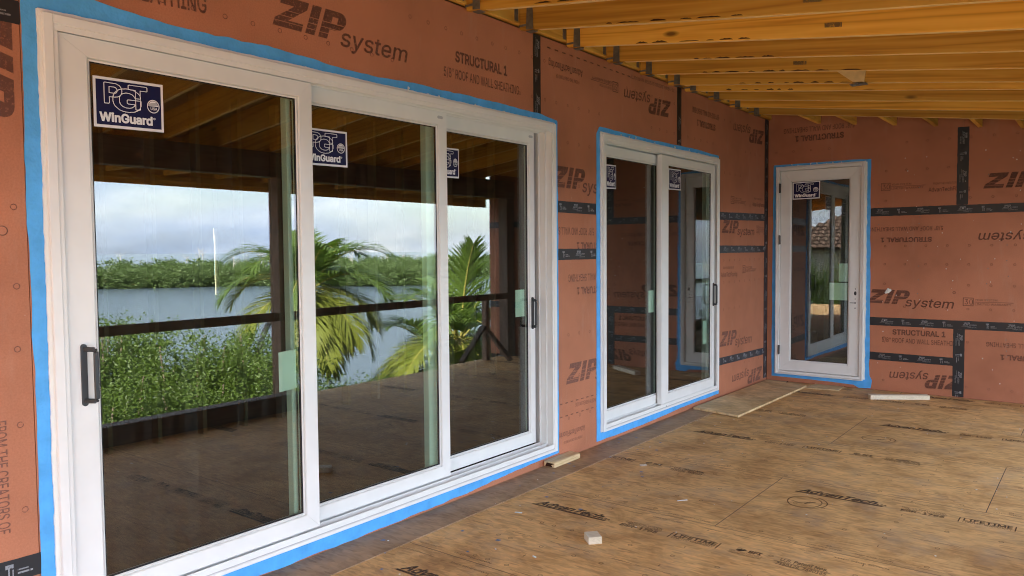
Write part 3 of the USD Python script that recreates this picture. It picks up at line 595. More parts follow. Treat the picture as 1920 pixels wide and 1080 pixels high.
def pull_handle(parent, u, v0, v1, w, plane, side=1, with_grip=True):
    """Dark pull: rounded back plate, two arms and a grip that stands off to the side of the glass."""
    h = thing_part('handle', parent)
    plate = LineString([(u, v0 + 0.012), (u, v1 - 0.012)]).buffer(0.0115, quad_segs=6)
    msh = [ext(plate, w, w + 0.008, plane)]
    if with_grip:
        d = 0.052; o = 0.026 * side; r = 0.0105
        pts = [(u, v1 - 0.022, w + 0.006), (u + o * 0.9, v1 - 0.022, w + d - 0.006), (u + o, v1 - 0.030, w + d), (u + o, v0 + 0.030, w + d), (u + o * 0.9, v0 + 0.022, w + d - 0.006), (u, v0 + 0.022, w + 0.006)]
        P = np.array(pts)
        for a, b in zip(P[:-1], P[1:]):
            q = bar(a, b, 0.012, 0.019, 0.003, upv=(1, 0, 0) if abs(b[1] - a[1]) > 0.02 else (0, 1, 0)); q.apply_transform(PM[plane]); msh.append(q)
    return obj('handle', msh, 'black_metal', parent)
def thing_part(name, parent): return None

usa_emblem = unary_union([Point(0, 0).buffer(1.0).exterior.buffer(0.07), Point(0, 0).buffer(0.86).intersection(sbox(-1, 0.02, 1, 1)).difference(unary_union([rect((-1, y), (1, y + 0.12), 0.07) for y in (0.12, 0.30, 0.48)])),
                          affinity.translate(affinity.scale(text_shape('USA', 2), 0.42, 0.42, origin=(0, 0)), -0.46, -0.56)])
def sticker(parent, u0, u1, v0, v1, w, plane, tilt=0.0):
    """Navy product label with a white border: three linked outline letters, a round emblem and the word below."""
    W_, H_ = u1 - u0, v1 - v0
    T = lambda s: affinity.affine_transform(s, [W_ / 1.36, 0, tilt, H_, u0, v0])
    body = sbox(0, 0, 1.36, 1.0)
    s = obj('sticker', ext(T(body), w, w + 0.0006, plane), 'sticker_white', parent)
    obj('printed_ground', sheet(T(sbox(0.05, 0.055, 1.31, 0.945)), w + 0.0014, plane), 'navy', s)
    def glyph(t, x, y, sx_, sy_): return affinity.translate(affinity.scale(text_shape(t, 3), sx_, sy_, origin=(0, 0)), x, y)
    outl = [glyph(t, x, y, a, b).boundary.buffer(0.0075) for t, x, y, a, b in (('P', 0.20, 0.50, 0.44, 0.38), ('G', 0.36, 0.37, 0.58, 0.42), ('T', 0.66, 0.43, 0.44, 0.45))]
    word = put(text_shape('WinGuard', 5), (0.10, 0.13), (1.13, 0.13), 0.165)
    em = affinity.translate(affinity.scale(usa_emblem, 0.118, 0.13, origin=(0, 0)), 1.15, 0.52)
    reg = Point(1.165, 0.265).buffer(0.018).exterior.buffer(0.005)
    obj('printed_lettering', sheet(T(unary_union(outl + [word, em, reg])), w + 0.0021, plane), 'sticker_white', s)
    return s
def sash(parent, outer, glass, face, plane, thick=0.045, label=None):
    g = glass; bead = (g[0] - 0.012, g[1] - 0.012, g[2] + 0.012, g[3] + 0.012)
    s = obj('sash', [ring_frame(outer, bead, face - thick, face, plane, 0.004), ring_frame((bead[0] + .0005, bead[1] + .0005, bead[2] - .0005, bead[3] - .0005), g, face - thick + 0.004, face - 0.008, plane, 0.005)], 'vinyl', parent, label=label)
    obj('gasket', ring_frame((g[0] - 0.004, g[1] - 0.004, g[2] + 0.004, g[3] + 0.004), (g[0] + 0.0045, g[1] + 0.0045, g[2] - 0.0045, g[3] - 0.0045), face - 0.026, face - 0.0135, plane, 0.001), 'gasket', s)
    obj('pane', boxuv(g[0] - 0.003, g[2] + 0.003, g[1] - 0.003, g[3] + 0.003, face - 0.024, face - 0.016, plane, 0.0005), 'pane_glass', s)
    return s
def slider(name, label, opening, plane, seed):
    d = thing(name, label, 'sliding door')
    u0, v0, u1, v1 = opening
    t = 0.038
    fr = [boxuv(u0, u0 + t, v0, v1, -0.155, 0.030, plane, 0.003), boxuv(u1 - t, u1, v0, v1, -0.155, 0.030, plane, 0.003), boxuv(u0 + t, u1 - t, v1 - t, v1, -0.155, 0.0295, plane, 0.003), boxuv(u0 + t, u1 - t, v0, v0 + 0.022, -0.155, 0.0295, plane, 0.003)]
    obj('frame', fr, 'vinyl', d)
    ribs = []
    for w in (0.0195, -0.0425, -0.1045):
        ribs += [boxuv(u0 + t, u0 + t + 0.016, v0 + 0.0585, v1 - t - 0.0245, w, w + 0.0055, plane, 0.001), boxuv(u1 - t - 0.016, u1 - t, v0 + 0.0585, v1 - t - 0.0245, w, w + 0.0055, plane, 0.001),
                 boxuv(u0 + t, u1 - t, v1 - t - 0.024, v1 - t, w, w + 0.0055, plane, 0.001), boxuv(u0 + t, u1 - t, v0 + 0.022, v0 + 0.058, w, w + 0.0055, plane, 0.001)]
    obj('track', ribs, 'vinyl', d)
    obj('sill_channel', boxuv(u0 + t + 0.001, u1 - t - 0.001, v0 + 0.0225, v0 + 0.026, -0.15, 0.027, plane, 0.0005), 'vinyl_grey', d)
    obj('caulk_bead', caulk_bead(opening, plane, seed, 0.012), 'caulk', d)
    return d
V0, V1, G0, G1 = 0.152, 2.472, 0.252, 2.379
big = slider('sliding_door', 'large white three-panel sliding glass door nearest the camera', D1.bounds, 'left', 31)
P1 = sash(big, (1.338, V0, 2.566, V1), (1.470, 0.247, 2.470, G1), 0.012, 'left')
P2 = sash(big, (2.450, V0, 3.663, V1 + 0.004), (2.486, 0.243, 3.573, 2.377), -0.050, 'left')
P3 = sash(big, (3.532, V0, 4.690, V1 + 0.004), (3.617, 0.250, 4.615, 2.376), -0.112, 'left')
sticker(big, 1.482, 1.777, 2.120, 2.326, -0.0035, 'left', 0.006)
sticker(big, 2.563, 2.860, 2.062, 2.256, -0.0655, 'left', 0.004)
sticker(big, 3.535 + 0.09, 3.848 + 0.012, 2.075, 2.268, -0.1275, 'left', 0.004)
pull_handle(P1, 1.403, 0.985, 1.238, 0.0125, 'left', 1)
pull_handle(P3, 4.650, 1.015, 1.255, -0.1115, 'left', -1)
small = slider('sliding_door', 'smaller white two-panel sliding glass door beyond the big one', D2.bounds, 'left', 41)
Q1 = sash(small, (5.520, V0, 6.660, V1 + 0.004), (5.640, 0.252, 6.560, 2.381), -0.050, 'left')
Q2 = sash(small, (6.520, V0, 7.735, V1 + 0.004), (6.674, 0.256, 7.660, 2.386), 0.012, 'left')
sticker(small, 5.648, 5.815, 2.115, 2.318, -0.0655, 'left', 0.004)
sticker(small, 6.690, 6.955, 2.165, 2.362, -0.0035, 'left', 0.004)
pull_handle(Q2, 7.700, 1.005, 1.250, 0.0125, 'left', -1)
# faint lock-position caps on the top rails
for par, u, v, w in ((big, 3.60, 2.438, -0.050), (big, 4.645, 2.44, -0.112)):
    obj('plug', ext(LineString([(u - 0.015, v), (u + 0.015, v)]).buffer(0.009), w, w + 0.0015, 'left'), 'vinyl_grey', par)
obj('weep_hole', ext(Point(6.60, 0.128).buffer(0.006), 0.0248, 0.0256, 'left'), 'gasket', small)
# paper labels left on the room side of the glass, seen green through it
def paper_label(par, u0, u1, v0, v1, w, plane, skew=0.0):
    obj('paper_label', ext(Polygon([(u0, v0), (u1, v0 + skew), (u1, v1 + skew), (u0, v1)]), w - 0.0006, w, plane), 'paper', par, label='plain paper label stuck on the room side of the glass')
paper_label(big, 2.347, 2.452, 0.896, 1.097, -0.0135, 'left', 0.008)
paper_label(big, 4.478, 4.588, 1.115, 1.314, -0.1375, 'left')
paper_label(small, 6.425, 6.530, 1.018, 1.222, -0.0755, 'left')
paper_label(small, 7.50, 7.60, 0.62, 0.86, -0.0135, 'left')

hinged = thing('glazed_door', 'white hinged door with one tall glass pane in the end wall', 'door')
u0, v0, u1, v1 = D3.bounds
obj('frame', [ring_frame((u0, v0, u1, v1), (u0 + 0.040, v0 + 0.026, u1 - 0.040, v1 - 0.040), -0.12, 0.026, 'back', 0.004), ring_frame((u0 + 0.039, v0 + 0.025, u1 - 0.039, v1 - 0.039), (u0 + 0.052, v0 + 0.034, u1 - 0.052, v1 - 0.052), -0.12, -0.046, 'back', 0.002),
              boxuv(u0 - 0.002, u0 + 0.014, v0 - 0.006, v1, 0.026, 0.034, 'back'), boxuv(u1 - 0.014, u1 + 0.002, v0 - 0.006, v1, 0.026, 0.034, 'back')], 'vinyl', hinged)
leaf = sash(hinged, (u0 + 0.044, v0 + 0.030, u1 - 0.044, v1 - 0.044), (0.287, 0.267, 0.931, 2.392), 0.002, 'back')
obj('threshold', boxuv(u0, u1, v0 - 0.012, v0 - 0.001, -0.1, 0.045, 'back'), 'vinyl', hinged)
for v in (0.33, 1.655, 2.27):
    hb = [boxuv(u0 + 0.033, u0 + 0.049, v, v + 0.105, 0.004, 0.034, 'back', 0.002)]
    c = trimesh.creation.cylinder(0.008, 0.112, sections=10); c.apply_translation([u0 + 0.041, BACK_Y - 0.036, v + 0.0525]); hb.append(c)
    obj('hinge', hb, 'brown_metal', hinged)
lk = []
for v, r in ((1.135, 0.007), (1.085, 0.019), (1.02, 0.006), (0.975, 0.009), (0.915, 0.007)):
    lk.append(ext(affinity.scale(Point(1.012, v).buffer(r), 0.7, 1.25), 0.0015, 0.003, 'back'))
lk.append(boxuv(0.955, 1.005, 0.972, 0.978, 0.003, 0.006, 'back', 0.001))
obj('lock_bore', lk, 'black_metal', hinged)
obj('caulk_bead', caulk_bead(D3.bounds, 'back', 51, 0.012, 'ltr', 0.012), 'caulk', hinged)
obj('caulk_bead', caulk_bead((u0, v0, u1 + 0.004, v1), 'back', 57, 0.010, 'r', 0.045), 'caulk', hinged)
sticker(hinged, 0.292, 0.607, 2.183, 2.385, -0.0135, 'back', 0.002)
paper_label(hinged, 0.722, 0.935, 1.0, 1.20, -0.0235, 'back')
paper_label(hinged, 0.825, 0.930, 1.215, 1.425, -0.0233, 'back')

# ============================================================ PORCH ROOF
roof = thing('porch_roof', 'open porch roof of orange pine rafters sloping down from the door wall', 'roof')
RD, RT = 0.235, 0.040
raf_y = [8.62, 8.06, 7.50, 6.945, 6.60, 6.055, 5.50, 4.92, 4.33, 3.77] + [3.77 - 0.57 * k for k in range(1, 15)]
XR1 = 4.32
def rafter_mesh(y, seed):
    """One rafter: a long board with a slight crown and small wane along its lower edge."""
    n = 26; xs = np.linspace(0.046, XR1, n); r = np.random.default_rng(seed); prof = []
    for k, x in enumerate(xs):
        z0 = soffit(x) + 0.004 * math.sin(x * 1.3 + seed) ; dy = 0.005 * math.sin(x * 0.8 + seed * 2.1)
        zb = z0 + 0.0; c = 0.003 + (0.004 if math.sin(x * 3 + seed * 1.7) > 0.75 else 0)
        ya, yb = y - RT / 2 + dy, y + RT / 2 + dy
        prof.append([(x, ya, zb + c), (x, ya + c, zb), (x, yb - c, zb), (x, yb, zb + c), (x, yb, zb + RD), (x, ya, zb + RD)])
    v = np.array(prof).reshape(-1, 3); f = []
    for i in range(n - 1):
        for j in range(6):
            k = (j + 1) % 6; a, b, c, d = i * 6 + j, i * 6 + k, (i + 1) * 6 + k, (i + 1) * 6 + j
            f += [[a, c, b], [a, d, c]]
    f += [[0, k, k + 1] for k in range(1, 5)] + [[(n - 1) * 6, (n - 1) * 6 + k + 1, (n - 1) * 6 + k] for k in range(1, 5)]
    m = trimesh.Trimesh(v, np.array(f), process=False); m.fix_normals(); return m
for i, y in enumerate(raf_y):
    r = obj('rafter', rafter_mesh(y, i + 1), 'rafter_wood', roof)
    ya = y - RT / 2
    zc = lambda x: soffit(x)
    hang = [cbox(0.0405, 0.0435, ya - 0.052, ya - 0.012, 3.17, 3.33, 0.0008), cbox(0.0405, 0.0435, ya + RT + 0.012, ya + RT + 0.052, 3.17, 3.33, 0.0008)]
    for yy in (ya - 0.0075, ya + RT + 0.0075):
        P = Polygon([(0.105, zc(.105)), (0.165, zc(.165)), (0.163, zc(.163) + 0.135), (0.15, zc(.15) + 0.15), (0.112, zc(.112) + 0.15)])
        q = trimesh.creation.extrude_polygon(P, 0.002, engine='earcut'); q.apply_transform(np.array([[1, 0, 0, 0], [0, 0, 1, yy - 0.001], [0, 1, 0, 0], [0, 0, 0, 1.0]])); q.fix_normals(); hang.append(q)
        hang.append(cbox(0.044, 0.105, yy - 0.001, yy + 0.001, zc(.08) + 0.02, zc(.08) + 0.035, 0.0005))
    hang.append(cbox(0.105, 0.165, ya - 0.0075, ya + RT + 0.0075, zc(.135) - 0.012, zc(.135) - 0.008, 0.0008))
    obj('hanger', hang, 'galvanised', r)
    xs_ = np.linspace(0.20, XR1 - 0.01, 20); dyv = 0.005 * np.sin(xs_ * 0.8 + (i + 1) * 2.1); zz = soffit(xs_) + 0.004 * np.sin(xs_ * 1.3 + (i + 1)); ev = []  # added strip under the rafter, coloured pale to paint in bounced light
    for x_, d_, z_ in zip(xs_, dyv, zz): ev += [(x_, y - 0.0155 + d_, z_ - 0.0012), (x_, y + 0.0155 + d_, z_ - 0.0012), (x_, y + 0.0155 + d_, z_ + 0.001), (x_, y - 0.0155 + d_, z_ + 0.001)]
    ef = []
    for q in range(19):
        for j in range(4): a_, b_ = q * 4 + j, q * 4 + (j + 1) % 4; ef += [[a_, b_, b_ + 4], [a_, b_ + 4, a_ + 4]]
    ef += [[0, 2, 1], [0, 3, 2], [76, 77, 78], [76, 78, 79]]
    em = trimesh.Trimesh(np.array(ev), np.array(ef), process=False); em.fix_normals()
    obj('lower_edge', em, 'rafter_bounce_tint', r, label='strip on the lower edge of the rafter with bounced light painted into its pale colour')
    if i in (8, 7, 5):
        xm = {8: 1.95, 7: 1.9, 5: 1.35}[i]; st_ = sheet(Polygon([(xm, soffit(xm) + 0.05), (xm + 0.10, soffit(xm + .1) + 0.05), (xm + 0.10, soffit(xm + .1) + 0.078), (xm, soffit(xm) + 0.078)]), 0.0, 'back')
        st_.vertices[:, 1] = y - RT / 2 - 0.002 + 0.005 * np.sin(st_.vertices[:, 0] * 0.8 + (i + 1) * 2.1)
        obj('grade_stamp', st_, 'stamp_ink', r)
    # dark pitch and stamp marks along the lower edge of some rafters
    rs = np.random.default_rng(100 + i)
    if 2 < i < 10:
        g = []; x0 = rs.uniform(0.3, 0.8); run = rs.uniform(0.5, 1.1); x = x0
        while x < x0 + run:
            L = rs.uniform(0.03, 0.16); n = 9; t = np.linspace(0, 1, n); hh = rs.uniform(0.006, 0.013) * np.sin(np.pi * t) ** 0.6 * rs.uniform(0.6, 1.25, n) + 0.001
            lo = [(x + L * q, soffit(x + L * q) + 0.0045) for q in t]; g.append(Polygon(lo + [(a_, b_ + c_) for (a_, b_), c_ in zip(lo, hh)][::-1]).buffer(0))
            x += L + rs.uniform(0.02, 0.09)
        g = unary_union(g)
        m = sheet(g, 0.0, 'back'); m.vertices[:, 1] = y - RT / 2 - 0.0016 + 0.005 * np.sin(m.vertices[:, 0] * 0.8 + (i + 1) * 2.1)
        obj('pitch_mark', m, 'stain', r)
obj('ledger', cbox(0.002, 0.0395, -4.2, BACK_Y - 0.003, 3.155, 3.40, 0.004), 'blocking_wood', roof)
for x in (0.594, 0.985, 1.399, 1.80, 2.208, 2.583, 2.99, 3.39):
    z = soffit(x)
    obj('lookout_block', cbox(x - 0.02, x + 0.02, 8.642, BACK_Y - 0.003, z + 0.001, z + 0.19, 0.003), 'blocking_wood', roof)
for k in range(7):   # roof deck boards laid across the rafters
    ya = -4.35 + k * 1.98
    P = [(-0.25, 0), (2.06, 0), (4.40, 0)]
    for a, b in ((-0.25, 2.06), (2.064, 4.40)):
        z = lambda x: soffit(x) + RD + 0.004
        v = np.array([[a, ya, z(a)], [b, ya, z(b)], [b, ya + 1.976, z(b)], [a, ya + 1.976, z(a)]]); v = np.vstack([v, v + [0, 0, 0.018]])
        obj('deck_panel', trimesh.convex.convex_hull(v), 'deck_wood', roof)
obj('header_beam', cbox(3.60, 3.74, -4.25, BACK_Y - 0.004, 2.385, 2.642, 0.006), 'brown_rail', roof)
obj('fascia', cbox(4.325, 4.365, -4.3, BACK_Y + 0.2, 2.292, 2.80, 0.004), 'blocking_wood', roof)
obj('nailer', cbox(4.285, 4.322, -4.3, BACK_Y, 2.34, 2.40, 0.004), 'blocking_wood', roof)
for k, y in enumerate(np.arange(-3.9, 9.3, 0.57)):
    obj('soffit_lookout', cbox(3.744, 4.284, y, y + 0.04, 2.392, 2.46, 0.003), 'blocking_wood', roof)
# a pale scab of timber and its plate hanging at one rafter
yw = 6.60 - RT / 2
wd = Polygon([(1.52, soffit(1.52) + 0.098), (1.745, soffit(1.745) + 0.105), (1.735, soffit(1.735) + 0.004), (1.655, soffit(1.655) + 0.004)])
q = trimesh.creation.extrude_polygon(wd, 0.022, engine='earcut'); q.apply_transform(np.array([[1, 0, 0, 0], [0, 0, -1, yw - 0.0062], [0, 1, 0, 0], [0, 0, 0, 1.0]]))
sc_ = obj('timber_scab', q, plain('cut_pine', (0.80, 0.56, 0.25), 0.6, 0.3, var=0.1, scale=20), roof, label='pale wedge of timber fixed to the side of a rafter')
obj('metal_plate', [cbox(1.63, 1.75, yw - 0.036, yw + 0.05, soffit(1.69) - 0.012, soffit(1.69) - 0.007, 0.001), cbox(1.675, 1.70, yw - 0.04, yw - 0.03, soffit(1.69) - 0.018, soffit(1.69) - 0.003, 0.001)], 'galvanised', sc_)

# ============================================================ PORCH EDGE (seen in the glass)
def post(loc, label):
    t = thing('porch_post', label, 'post', loc)
    obj('shaft', cbox(-0.085, 0.085, -0.085, 0.085, 0.0, 2.381 - loc[2], 0.006), 'brown_post', t)
    obj('base_plate', cbox(-0.10, 0.10, -0.10, 0.10, 0.0005, 0.012, 0.003), 'galvanised', t)
post((3.68, 5.03, 0.002), 'brown timber porch post halfway along the lagoon edge')
post((3.68, BACK_Y - 0.115, 0.002), 'brown timber porch post in the corner against the end wall')
post((3.68, -0.40, 0.002), 'brown timber porch post beside the camera position')
rail = thing('porch_rail', 'single brown timber guard rail along the open lagoon edge', 'railing', (3.58, 0, 0.93))
obj('rail_board', cbox(-0.019, 0.012, -4.2, BACK_Y - 0.21, -0.045, 0.045, 0.004), 'brown_rail', rail)
br = thing('rail_brace', 'short newel with two slanting timber braces under the rail end', 'brace', (3.66, 8.72, 0.002))
obj('newel', cbox(-0.045, 0.045, -0.045, 0.045, 0.0, 0.88, 0.004), 'brown_post', br)
obj('strut', bar((0.0, -0.55, 0.03), (0.0, -0.05, 0.50), 0.04, 0.09, upv=(1, 0, 0)), 'stud_wood', br)
obj('strut', bar((-0.45, 0.0, 0.03), (-0.05, 0.0, 0.42), 0.04, 0.09, upv=(0, 1, 0)), 'brown_post', br)
lb = thing('timber_beam', 'long dark timber beam lying on the floor by the open edge', 'beam', (3.20, 1.2, 0.004))
obj('beam_board', cbox(0, 0.09, 0, 3.78, 0, 0.17, 0.006), 'brown_rail', lb)
obj('beam_board', cbox(0.094, 0.18, 0.05, 3.72, 0, 0.166, 0.006), 'brown_rail', lb)

# ============================================================ THINGS ON THE FLOOR
o = thing('wood_offcut', 'short worn timber block lying against the wall right of the big door', 'offcut', (0.058, 4.80, 0.0055), 0.0)
obj('block', cbox(-0.05, 0.05, -0.185, 0.165, 0, 0.042, 0.006), 'fresh_pine', o)
obj('end_stain', ext(Polygon([(-0.035, 0.004), (0.03, 0.006), (0.02, 0.02), (0.045, 0.03), (-0.02, 0.034)]), 0, 0.001, 'floor').apply_transform(np.array([[1, 0, 0, 0], [0, 0, -1, -0.1855], [0, 1, 0, 0], [0, 0, 0, 1.0]])), 'stain', o)
o = thing('wood_offcut', 'small pale cube-like timber offcut out on the open floor', 'offcut', (1.075, 3.575, 0.001), 0.84)
obj('block', cbox(-0.038, 0.038, -0.045, 0.045, 0, 0.040, 0.002), 'white_pine', o)
o = thing('white_board', 'pale white strip of lumber on the floor before the end wall', 'board', (1.58, 8.895, 0.001), math.atan2(0.30, 0.47))
obj('board', cbox(-0.30, 0.30, -0.012, 0.07, 0, 0.047, 0.002), 'white_pine', o)
def slab(name, pts, z0, z1, m, label):
    c = np.mean(pts, 0)
    t = thing(name, label, 'sheet', (c[0], c[1], z0))
    obj('panel', ext(Polygon([(a - c[0], b - c[1]) for a, b in pts]), 0, z1 - z0, 'floor'), m, t)
    return t
slab('wood_sheet', [(0.035, 7.17), (0.545, 7.05), (0.570, 9.06), (0.07, 9.20)], 0.006, 0.026, 'osb_sheet', 'long narrow sheet of tan board lying in the corner')
slab('wood_sheet', [(0.58, 8.99), (0.925, 9.05), (0.91, 9.33), (0.59, 9.33)], 0.0015, 0.010, 'osb_sheet', 'small thin tan board scrap under the hinged door')
def scrap(x, y, L, w, rz, label, m='paper', z=0.002):
    t = obj('paper_scrap', cbox(-L / 2, L / 2, -w / 2, w / 2, 0, 0.004, 0.001).apply_transform(trimesh.transformations.rotation_matrix(rz, [0, 0, 1])).apply_translation([x, y, z]), m, None, label=label, cat='scrap')
scrap(0.467, 3.70, 0.045, 0.012, 0.4, 'white sliver of debris on the floor left of the logo stamp')
scrap(1.17, 4.50, 0.07, 0.008, 0.9, 'thin white shaving lying near the middle floor seam')
scrap(0.585, 5.08, 0.05, 0.012, 0.7, 'white chip on the floor beside the warranty stamp at the wall strip')
scrap(0.945, 3.205, 0.025, 0.010, -0.3, 'tiny white flake on the floor in front of the pale offcut')
dn = 100; xs, ys = rng.uniform(0.05, 3.6, dn), rng.uniform(2.4, 9.2, dn); db = []
for k in range(dn):
    s = rng.uniform(0.002, 0.006) * (1.6 if k % 17 == 0 else 1); q = cbox(-s, s, -s * 0.7, s * 0.7, 0, 0.002, 0.0005)
    q.apply_transform(trimesh.transformations.rotation_matrix(rng.uniform(0, 3), [0, 0, 1])); q.apply_translation([xs[k], ys[k], 0.0045 if xs[k] < 0.29 else 0.0012]); db.append(q)
obj('floor_debris', db, 'caulk', None, label='scattered white flecks over the subfloor', cat='debris', kind='stuff')
bd = []
for k in range(26):
    y = rng.uniform(2.6, 6.5); x = rng.uniform(0.05, 0.75); s = rng.uniform(0.004, 0.013)
    bd.append(ext(rough_poly([(x - s, y - s), (x + s, y - s * 0.6), (x + s, y + s), (x - s, y + s)], 0.005, 0.004, k, 60), 0.0016 if x > 0.29 else 0.005, 0.0022 if x > 0.29 else 0.0056, 'floor'))
obj('paint_drip', [b for b in bd if b is not None], plain('drip_blue', (0.17, 0.22, 0.32), 0.6, 0.3), None, label='small faded blue paint drips near the door wall', cat='paint', kind='stuff')

# ============================================================ HOUSE BEHIND THE WALLS
house = thing('house', 'dark unfinished rooms behind the glass doors', 'house', (0, 0, 0))
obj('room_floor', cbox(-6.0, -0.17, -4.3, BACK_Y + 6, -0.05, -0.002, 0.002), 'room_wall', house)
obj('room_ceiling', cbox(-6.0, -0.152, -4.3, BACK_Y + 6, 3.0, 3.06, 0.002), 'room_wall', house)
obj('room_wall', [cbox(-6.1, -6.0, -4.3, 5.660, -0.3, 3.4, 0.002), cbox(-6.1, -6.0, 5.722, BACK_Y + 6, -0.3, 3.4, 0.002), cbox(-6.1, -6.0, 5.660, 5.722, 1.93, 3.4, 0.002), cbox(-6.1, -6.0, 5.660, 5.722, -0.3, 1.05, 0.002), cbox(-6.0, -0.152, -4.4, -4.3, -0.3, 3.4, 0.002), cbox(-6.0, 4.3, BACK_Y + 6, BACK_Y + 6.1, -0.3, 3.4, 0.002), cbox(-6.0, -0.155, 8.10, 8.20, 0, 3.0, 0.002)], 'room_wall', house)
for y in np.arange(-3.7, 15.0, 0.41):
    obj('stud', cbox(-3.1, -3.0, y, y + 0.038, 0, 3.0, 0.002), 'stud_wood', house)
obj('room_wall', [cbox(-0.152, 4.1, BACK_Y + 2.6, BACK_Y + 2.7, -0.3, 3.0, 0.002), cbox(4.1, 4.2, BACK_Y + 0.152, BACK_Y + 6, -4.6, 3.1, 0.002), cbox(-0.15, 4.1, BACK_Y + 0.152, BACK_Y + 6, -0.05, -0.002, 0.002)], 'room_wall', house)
obj('main_roof', [cbox(-7.0, 0.0, -5.0, BACK_Y + 7, 3.45, 3.6, 0.01), cbox(0.0, 4.6, BACK_Y + 0.16, BACK_Y + 7, 3.40, 3.55, 0.01)], 'deck_wood', house)
obj('lower_wall', [cbox(-6.0, 3.7, -4.3, BACK_Y + 6, -4.6, -0.32, 0.01)], 'stucco', house)

# ============================================================ LAND, WATER
WZ, LZ = -4.75, -4.35
def plane_mesh(poly, z):
    m = sheet(poly, z, 'floor'); return m
obj('water', trimesh.Trimesh(np.array([[-30000, -30000, WZ], [30000, -30000, WZ], [30000, 30000, WZ], [-30000, 30000, WZ]], float), [[0, 1, 2], [0, 2, 3]]), 'water', None, kind='structure')
shore = [(-400, -400), (14, -400)] + [(12.5 + 1.8 * math.sin(y * 0.13) + 0.8 * math.sin(y * 0.41), y) for y in np.linspace(-60, 120, 60)] + [(-400, 120)]
obj('ground', ext(Polygon(shore).buffer(0), WZ - 0.6, LZ, 'floor'), 'soil', None, kind='structure')
isl = [(152, -30), (143, 30), (140, 66), (127, 88), (104, 97), (97, 108), (112, 116), (121, 125), (121, 145), (118, 200), (110, 300), (420, 420), (460, -60)]
island = Polygon(isl)
obj('island_ground', ext(island, WZ - 0.9, WZ - 0.04, 'floor'), 'soil', None, kind='structure')

def leaf_mesh(pos, size, rg, aspect=0.45, upbias=0.35):
    """Folded diamond leaves at pos: two triangles each, every leaf an island of its own."""
    n = len(pos); d = rg.normal(size=(n, 3)); d[:, 2] += upbias; d /= np.linalg.norm(d, axis=1, keepdims=True)
    s = np.cross(d, rg.normal(size=(n, 3))); s /= np.linalg.norm(s, axis=1, keepdims=True); nn = np.cross(d, s)
    sz_ = (size * rg.uniform(0.65, 1.3, n))[:, None]
    a, b = pos - d * sz_ / 2, pos + d * sz_ / 2
    l, r = pos + s * sz_ * aspect / 2 + nn * sz_ * 0.08, pos - s * sz_ * aspect / 2 + nn * sz_ * 0.08
    v = np.stack([a, l, b, r], 1).reshape(-1, 3); k = np.arange(n)[:, None] * 4
    return trimesh.Trimesh(v, np.vstack([k + [0, 2, 1], k + [0, 3, 2]]), process=False)
def bush_parts(seed, H, R, nclump, nleaf, lsize, low=0.25):
    rg = np.random.default_rng(seed); stems, cl = [], []
    for k in range(9):
        a = rg.uniform(0, 2 * np.pi); rr = R * rg.uniform(0.25, 0.9); h = H * rg.uniform(0.7, 1.0)
        p = np.array([[0.12 * math.cos(a), 0.12 * math.sin(a), 0], [rr * .45 * math.cos(a), rr * .45 * math.sin(a), h * .45], [rr * math.cos(a + .2), rr * math.sin(a + .2), h * .92]])
        t = np.linspace(0, 1, 9)[:, None]; c = (1 - t) ** 2 * p[0] + 2 * t * (1 - t) * p[1] + t * t * p[2]
        stems.append(tube(c, np.linspace(0.035, 0.008, 9), 5))
        for j in range(nclump // 9):
            u = rg.uniform(low, 1.0) ** 0.8; x = min(7.999, u * 8); i = int(x)
            cl.append(c[i] + (c[i + 1] - c[i]) * (x - i) + np.clip(rg.normal(size=3), -1.35, 1.35) * [R * .27, R * .27, H * .05])
    cl = np.array(cl); cr = rg.uniform(0.14, 0.30, len(cl)) * (R / 1.0)
    pos = np.repeat(cl, nleaf, 0); d = rg.normal(size=pos.shape); d /= np.linalg.norm(d, axis=1, keepdims=True)
    pos = pos + d * np.repeat(cr, nleaf)[:, None] * (rg.uniform(0.0, 1.25, len(pos)))[:, None] * [1, 1, 1.25]
    return trimesh.util.concatenate(stems), leaf_mesh(pos, lsize, rg)
protos = []
for s, (H, R) in enumerate(((4.9, 1.15), (5.2, 0.95), (4.4, 1.25))):
    t = thing('waterside_bush', f'leafy green waterside bush, {("broadest", "tallest", "lowest")[s]} of its clump below the porch', 'bush', ((7.8, 5.0, LZ), (8.4, 6.6, LZ), (7.0, 6.9, LZ))[s], 0.0, 'leafy bushes below the porch edge')
    a, b = bush_parts(200 + s, H, R, 288, 150, 0.062)
    obj('stem', a, 'bark', t); obj('crown', b, 'bush_leaf', t); protos.append(t)
for k, (x, y, s, rz) in enumerate(((6.6, 4.2, 0.98, 1.0), (9.6, 5.9, 1.02, 2.2), (10.2, 7.6, 0.93, 0.4), (6.2, 5.6, 0.90, 4.0), (6.8, 3.2, 0.97, 5.1), (9.0, 4.4, 1.0, 3.3), (7.4, 8.3, 0.78, 0.7), (7.6, 10.2, 0.76, 2.9), (9.2, 12.4, 0.74, 1.7), (10.6, 9.2, 0.72, 5.6), (6.4, 8.6, 0.74, 1.9), (6.0, 2.0, 0.95, 2.0), (8.3, 7.6, 0.99, 4.4), (9.4, 8.6, 0.96, 3.6), (8.8, 5.4, 1.06, 2.5), (7.2, 6.2, 0.97, 0.9), (10.8, 6.6, 1.02, 5.2), (7.9, 9.2, 0.80, 1.1))):
    copy_of(protos[k % 3], 'waterside_bush', (x, y, LZ), rz, (1, 1, s), 'leafy green waterside bush in the thicket below the porch edge', 'bush', 'leafy bushes below the porch edge')

